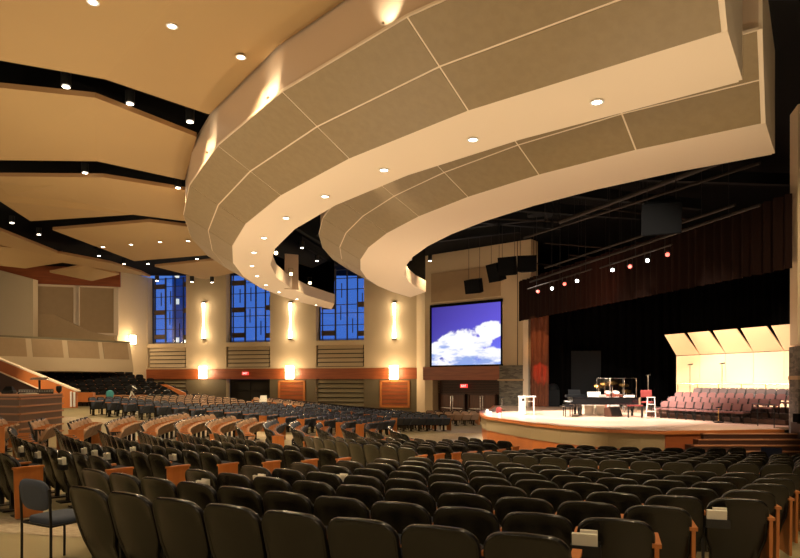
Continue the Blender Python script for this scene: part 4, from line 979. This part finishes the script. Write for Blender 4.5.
for s in seats:
    x,y=pol(s[0],s[1]); z=floor_z(x,y)
    if y < .8: continue
    px=400+F*x/y; py=HZ-F*(z+.88-EYE)/y; D=math.hypot(x,y)
    if px < -170 or px > 970: continue
    info.append((s,x,y,z,px,py,D,(-14<px<815 and py<566)))
info.sort(key=lambda q:(not q[7],q[6]))
ind=info[:300]; rest=info[300:]
rot=lambda x,y: math.atan2(CY-y,CX-x)-PI/2
taken=set()
for s,x,y,z,px,py,D,inn in ind:
    r,t,blk,k,i,n,colr=s
    if blk=='near middle': lab='black seat, %s from the blue chair aisle, %s row of the near middle block' % (ORD[i],'nearest' if k==0 else ORD[k]+' nearest')
    elif blk=='near outer': lab='black seat, %s beyond the blue chair aisle, %s row of the near outer block' % (ORD[i],'nearest' if k==0 else ORD[k]+' nearest')
    elif blk=='front middle': lab='black seat, %s from the aisle end, %s row past the cross aisle, middle block' % (ORD[i],ORD[k])
    elif blk=='front outer': lab='black seat, %s from the aisle end, %s row past the cross aisle, outer block' % (ORD[i],ORD[k])
    elif blk=='booth side': lab='tan cushioned seat, %s from the aisle end, %s row of the sound booth block' % (ORD[i],ORD[k])
    else: lab='seat, %s from the aisle end, %s row of the %s block by the windows' % (ORD[i],ORD[k],blk)
    e=thing('auditorium_seat',lab,'seat',(x,y,z),rot(x,y),'auditorium seats')
    parts=[('backrest',me_shell),('back_cushion',me_cush[colr]),('seat',me_pan[colr]),('pedestal',me_leg)]
    hi = 1
    if blk in ('near middle','front middle'): endr = (i==n-1 and blk=='near middle'); endl=(i==0 and not (blk=='near middle' and k<2))
    else: endr=(i==0); endl=(i==n-1)
    if blk=='booth side' and k%2==0 or blk=='window side' and r>15.5: endr=False
    for nm,me in parts:
        o=bpy.data.objects.new(nm,me); C.objects.link(o); o.parent=e
    if endr:
        o=bpy.data.objects.new('end_panel',me_end[1][0]); C.objects.link(o); o.parent=e; o['label']='orange wood aisle panel'
        o2=bpy.data.objects.new('arm_cap',me_end[1][1]); C.objects.link(o2); o2.parent=o
    else:
        o=bpy.data.objects.new('armrest',me_arm); C.objects.link(o); o.parent=e
        o2=bpy.data.objects.new('arm_cap',me_cap); C.objects.link(o2); o2.parent=o; o2['label']='orange wood armrest cap'
    if endl:
        o=bpy.data.objects.new('end_panel',me_end[-1][0]); C.objects.link(o); o.parent=e; o['label']='orange wood aisle panel'
        o2=bpy.data.objects.new('arm_cap',me_end[-1][1]); C.objects.link(o2); o2.parent=o
# the remaining far seats, one object
def low_seat():
    V=[];Fc=[];Mi=[]
    mm=MB(); o=[(-.25,.3),(.25,.3),(.262,.60),(.262,.76),(.22,.85),(.13,.885),(-.13,.885),(-.22,.85),(-.262,.76),(-.262,.60)]
    b=lambda x,z:-(z-.40)*.27+.5*x*x
    mm.prism([(x,b(x,z)-.025,z) for x,z in o],[(x,b(x,z)+.012,z) for x,z in o],0)
    mm.prism([(x*.9,b(x*.9,z)+.014,.55+(z-.55)*.9) for x,z in o],[(x*.86,b(x*.86,z)+.08,.55+(z-.55)*.86) for x,z in o],1)
    mm.box((0,.20,.52),(.46,.09,.38),rx=-math.radians(26),mi=1); mm.box((0,-.02,.17),(.06,.1,.34),mi=0); mm.box((0,-.02,.012),(.2,.28,.02),mi=0)
    mm.box((AX,.15,.70),(.052,.28,.03),mi=2); mm.box((AX,.06,.38),(.022,.06,.6),mi=0)
    return mm
LS=low_seat()
big=MB(); matset=['shell','blue','woodend','brown','darkcush']
def put(x,y,z,rz,colr,ends=()):
    T=Matrix.Translation((x,y,z))@Matrix.Rotation(rz,4,'Z'); k=len(big.v)
    big.v+=[tuple(T@Vector(v)) for v in LS.v]; big.f+=[tuple(a+k for a in f) for f in LS.f]; big.m+=[(3 if (mi==1 and colr=='brown') else 4 if (mi==1 and colr=='dark') else mi) for mi in LS.m]
    for s in ends: big.box((s*AX,.08,.37),(.03,.36,.68),mi=2,T=T)
for s,x,y,z,px,py,D,inn in rest:
    r,t,blk,k,i,n,colr=s
    e=()
    if blk=='window side' and r>15.5 or blk=='booth side' and k%2==0: i=-9
    if blk in ('near middle','front middle'): e=(-1,) if i==0 else (1,) if (i==n-1 and blk=='near middle') else ()
    else: e=(1,) if i==0 else (-1,) if i==n-1 else ()
    put(x,y,z,rot(x,y),colr,e)
# raked bank under the balcony: risers and their seats
rkd=Vector((.955,.297)).normalized(); rkn=Vector((-.297,.955)).normalized(); rk0=Vector((-13.6,42.3))
RB=thing('raked_platform','stepped dark platform under the balcony carrying the raked seats','platform',(-22,44,.8))
for k in range(8):
    a=rk0+rkn*(.72*k)-rkd*(.78*k); z1=H(-1.75+.27*k); ln=17
    q=[a,a-rkd*ln,a-rkd*ln+rkn*.72,a+rkn*.72]; mm=MB(); mm.extr([(p.x+22,p.y-44) for p in q],-.2,z1-.8); mm.build('riser_step','booth',RB)
    for i in range(28):
        p=a-rkd*(.3+.56*i)+rkn*.4
        px=400+F*p.x/p.y
        if px < -30: break
        put(p.x,p.y,z1+.01,math.atan2(rkd.y,rkd.x)+PI,'dark')
me=bpy.data.meshes.new('far_seats'); me.from_pydata(big.v,[],big.f)
for m_ in matset: me.materials.append(M[m_])
me.polygons.foreach_set('material_index',big.m); me.update()
o=bpy.data.objects.new('auditorium_seating',me); C.objects.link(o); o['kind']='stuff'; tag(o,'remaining far rows of dark, slate blue and tan auditorium seats','seats')
q=[(183,397),(170,389),(160,384.5),(166,384.5),(185,393),(186,397)]; mm=MB(); mm.prism([atd(x,y,40.2) for x,y in q],[atd(x,y,40.2)+Vector((0,.2,0)) for x,y in q]); tag(mm.build('stair_curb','woodor'),'orange wood stair curb at the end of the raked seats','stair curb')
# card racks behind some seats
for px0,py0 in ((615,517),(738,499),(120,463),(44,462),(77,458),(31,446),(176,466),(220,466),(266,468),(340,463),(103,447),(459,457),(486,455),(135,443),(94,441)):
    best=min(((abs(q[4]-px0)+abs(q[5]-py0),q) for q in ind if id(q) not in taken),key=lambda z:z[0])[1]; taken.add(id(best))
    s,x,y,z=best[:4]; r,t,blk,k,i,n,colr=s
    T=Matrix.Translation((x,y,z))@Matrix.Rotation(rot(x,y),4,'Z'); sx_=-1 if px0 in (615,738) else 1; loc=T@Vector((.20*sx_,-.17,.62))
    tt=thing('card_rack','black rack of white cards behind the %s seat, %s row of %s block' % (ORD[i],ORD[k],blk),'card rack',loc,rot(x,y),'card racks behind the seats')
    mm=MB(); mm.box((0,0,.05),(.20,.008,.10)); mm.box((0,-.07,.04),(.20,.008,.08)); mm.box((0,-.035,.004),(.20,.07,.008)); 
    for sx in (-.1,.1): mm.box((sx,-.035,.04),(.008,.07,.08))
    mm.build('rack_box','metal',tt)
    mm=MB(); mm.box((-.01,-.045,.09),(.17,.03,.15),rx=.12); mm.box((.02,-.02,.10),(.12,.02,.17),rx=.05); mm.build('card_stack','paper',tt)
# blue guest chair
p=Vector(((58-400)/F*6.2,6.2,0)); p.z=floor_z(p.x,p.y)
t=thing('guest_chair','blue upholstered chair with thin black legs in the aisle','chair',p,-.50)
mm=MB(); o_=[]
n=24
for k in range(n):
    a=2*PI*k/n; c,s=math.cos(a),math.sin(a); o_.append((.225*math.copysign(abs(c)**.55,c),.155*math.copysign(abs(s)**.75,s)))
for sc,yy in ((.6,-.03),(.95,-.025),(1,-.005),(.97,.02),(.6,.035)):
    for x,z in o_: mm.v.append((x*sc,-.24-(z*sc)*.15+yy-.25*(0)+.3*x*x,.73+z*sc))
for i in range(4):
    for k in range(n): mm.f.append((i*n+k,i*n+(k+1)%n,(i+1)*n+(k+1)%n,(i+1)*n+k)); mm.m.append(0)
mm.f+=[tuple(range(n))[::-1],tuple(range(4*n,5*n))]; mm.m+=[0,0]; mm.build('backrest','blue',t,'all')
mm=MB(); 
for sc,z in ((.92,.43),(1,.445),(1,.475),(.95,.495),(.6,.50)):
    for k in range(n):
        a=2*PI*k/n; c,s=math.cos(a),math.sin(a); mm.v.append((.235*sc*math.copysign(abs(c)**.4,c),.03+.225*sc*math.copysign(abs(s)**.4,s),z))
for i in range(4):
    for k in range(n): mm.f.append((i*n+k,i*n+(k+1)%n,(i+1)*n+(k+1)%n,(i+1)*n+k)); mm.m.append(0)
mm.f+=[tuple(range(n))[::-1],tuple(range(4*n,5*n))]; mm.m+=[0,0]; mm.build('seat','blue',t,'all')
for s in (-1,1):
    mm=MB(); mm.tube([(.235*s,-.22,0),(.235*s,-.22,.45),(.235*s,-.235,.80)],.0125,8); mm.build('leg','metal',t)
    mm=MB(); mm.tube([(.235*s,.22,0),(.235*s,.22,.44)],.0125,8); mm.build('leg','metal',t)
mm=MB()
for a,b in (((-.235,-.22,.44),(.235,-.22,.44)),((-.235,.22,.44),(.235,.22,.44)),((-.235,-.22,.44),(-.235,.22,.44)),((.235,-.22,.44),(.235,.22,.44)),((-.235,-.22,.78),(-.2,-.245,.78)),((.235,-.22,.78),(.2,-.245,.78))): mm.tube([a,b],.011,6)
mm.build('seat_frame','metal',t)
# dark blue chair by the steps
p=Vector((9.95,16.75,0)); t=thing('guest_chair','dark chair with a blue back standing before the stage steps','chair',p,-.35)
mm=MB(); mm.box((0,-.22,.72),(.5,.05,.34),rx=.1); mm.build('backrest','navy',t,bevel=.03); mm=MB(); mm.box((0,0,.45),(.5,.46,.06)); mm.build('seat','navy',t,bevel=.02)
for s in (-1,1):
    for y in (-.22,.22): mm=MB(); mm.tube([(.24*s,y,0),(.24*s,y,.84 if y<0 else .44)],.0125,6); mm.build('leg','metal',t)

# ------------------------------------------------------------------ outside
t=thing('office_tower','pale blue office tower seen through the first window','building',(-34,105,0))
mm=MB(); mm.box((0,0,14),(6,8,28)); mm.box((0,0,28.5),(4,6,1)); mm.build('tower_block','tower',t)
mm=MB()
for i in range(4):
    for j in range(12):
        if random.random()<.3: mm.box((-2.2+i*1.45,-4.02,3+j*2.1),(.7,.05,.9))
mm.build('window_lights','towerwin',t)
w=bpy.data.worlds.new('dusk'); S.world=w; w.use_nodes=True
bg=w.node_tree.nodes['Background']; bg.inputs['Color'].default_value=(.072,.185,.60,1); bg.inputs['Strength'].default_value=1.05

# ------------------------------------------------------------------ house and stage light
for i,(loc,tg,e,col,ang_) in enumerate((
    ((4,12,H(7.9)),(7.6,22.8,SZ),17000,(1,.88,.74),56),((1,20,H(7.9)),(6.4,25,SZ),18000,(1,.87,.76),50),((3,30,H(7.6)),(8,28,SZ),12000,(1,.86,.74),50),
    ((9.8,30.5,H(4.0)),(15.0,28.5,H(.9)),1700,(1,.80,.55),70),((11.2,26.6,H(4.0)),(15.4,27,H(.9)),1600,(1,.80,.55),70),((12.3,22.8,H(4.0)),(15.8,25.2,H(.9)),950,(1,.80,.55),75),
    ((10.2,27.5,H(5.0)),(12.6,25.0,SZ+.3),4600,(1,.66,.58),70),((9.0,32.5,H(5.2)),(10.3,30.2,H(-.7)),3800,(1,.66,.45),60),((-2,17,H(6.8)),(5.5,24,SZ-.4),5000,(1,.82,.62),42),((8.8,14.3,H(6.2)),(9.3,19.8,SZ-.3),2600,(1,.82,.62),34))):
    lamp('SPOT','stage_wash',loc,e,col,.15,tg,ang_,.5)
for loc,tg,e in (((-14,36,H(4.6)),(-25.5,47,H(3.6)),1900),((-18,29,H(4.6)),(-29,42,H(2.6)),1900),((-1,34,H(6.7)),(2.6,36.6,0),4200),((9.5,12.5,H(6)),(14,18.8,H(3)),1500),((-16.5,25.0,H(2.2)),(-15.5,28,H(-.2)),700)):
    lamp('SPOT','added_wall_fill',loc,e,(1,.78,.5),.2,tg,60,.9)  # added spots with no fixture, brightening balcony, door floor, proscenium and parapet
for x,y,e in ((-6.2,8.5,1),(5.6,7.0,.8),(-3.0,14.2,1),(3.2,11.4,.8),(-9.5,13.0,1),(-11,18.5,1),(-4.5,21.5,1),(-9.5,28,1),(-6,36,.8),(1.0,26.0,.9),(2.2,33,.8),(-16,14,1)):      # unseen upward spots added over the aisles to brighten ceiling and soffits
    lamp('SPOT','added_aisle_fill',(x,y,floor_z(x,y)+1.0),800*e,(1,.80,.56),.25,(x,y,20),150,1.0)
for i,x in enumerate((-20,-8,4)):
    lamp('SPOT','added_rear_fill',(x,-8.2,H(1.2)),2200,(1,.74,.45),.4,(x*.55,10,H(8)),80,.8)  # unseen rear spots added to brighten the ceiling panels
for i,(x,y) in enumerate(((-31,10),(-32,24),(-30,34))):
    lamp('SPOT','added_side_fill',(x,y,H(1.5)),1800,(1,.74,.45),.4,(x*.3,y+6,H(8)),90,.8)  # spots without fixtures along the side, added for more light on the ceiling
for x,y in ((-12,-3),(-5,-3),(2,-3),(9,-1),(14,4),(-18,4),(-4.5,5.5),(3,3.0),(7,8)):
    lamp('SPOT','unseen_downlight_beam',(x,y,H(6.8)),900,WARM,.1,(x,y,0),110,.7)  # downlights out of view, added overhead to brighten the near floor and seats
lamp('SPOT','valance_glow',(8.0,27.5,H(4.0)),110,(1,.35,.2),.1,(9.4,29.0,H(4.8)),120,.8)

# ------------------------------------------------------------------ camera
cam=bpy.data.cameras.new('camera'); co=bpy.data.objects.new('camera',cam); C.objects.link(co); S.camera=co
cam.sensor_width=36; cam.lens=36*F/800; cam.shift_y=(HZ-279)/800; cam.clip_end=400
co.location=(0,0,EYE); co.rotation_euler=(PI/2,0,0)
S.view_settings.view_transform='Standard'; S.view_settings.look='None'; S.view_settings.gamma=1; S.view_settings.use_curve_mapping=False
S.view_settings.exposure=0.0
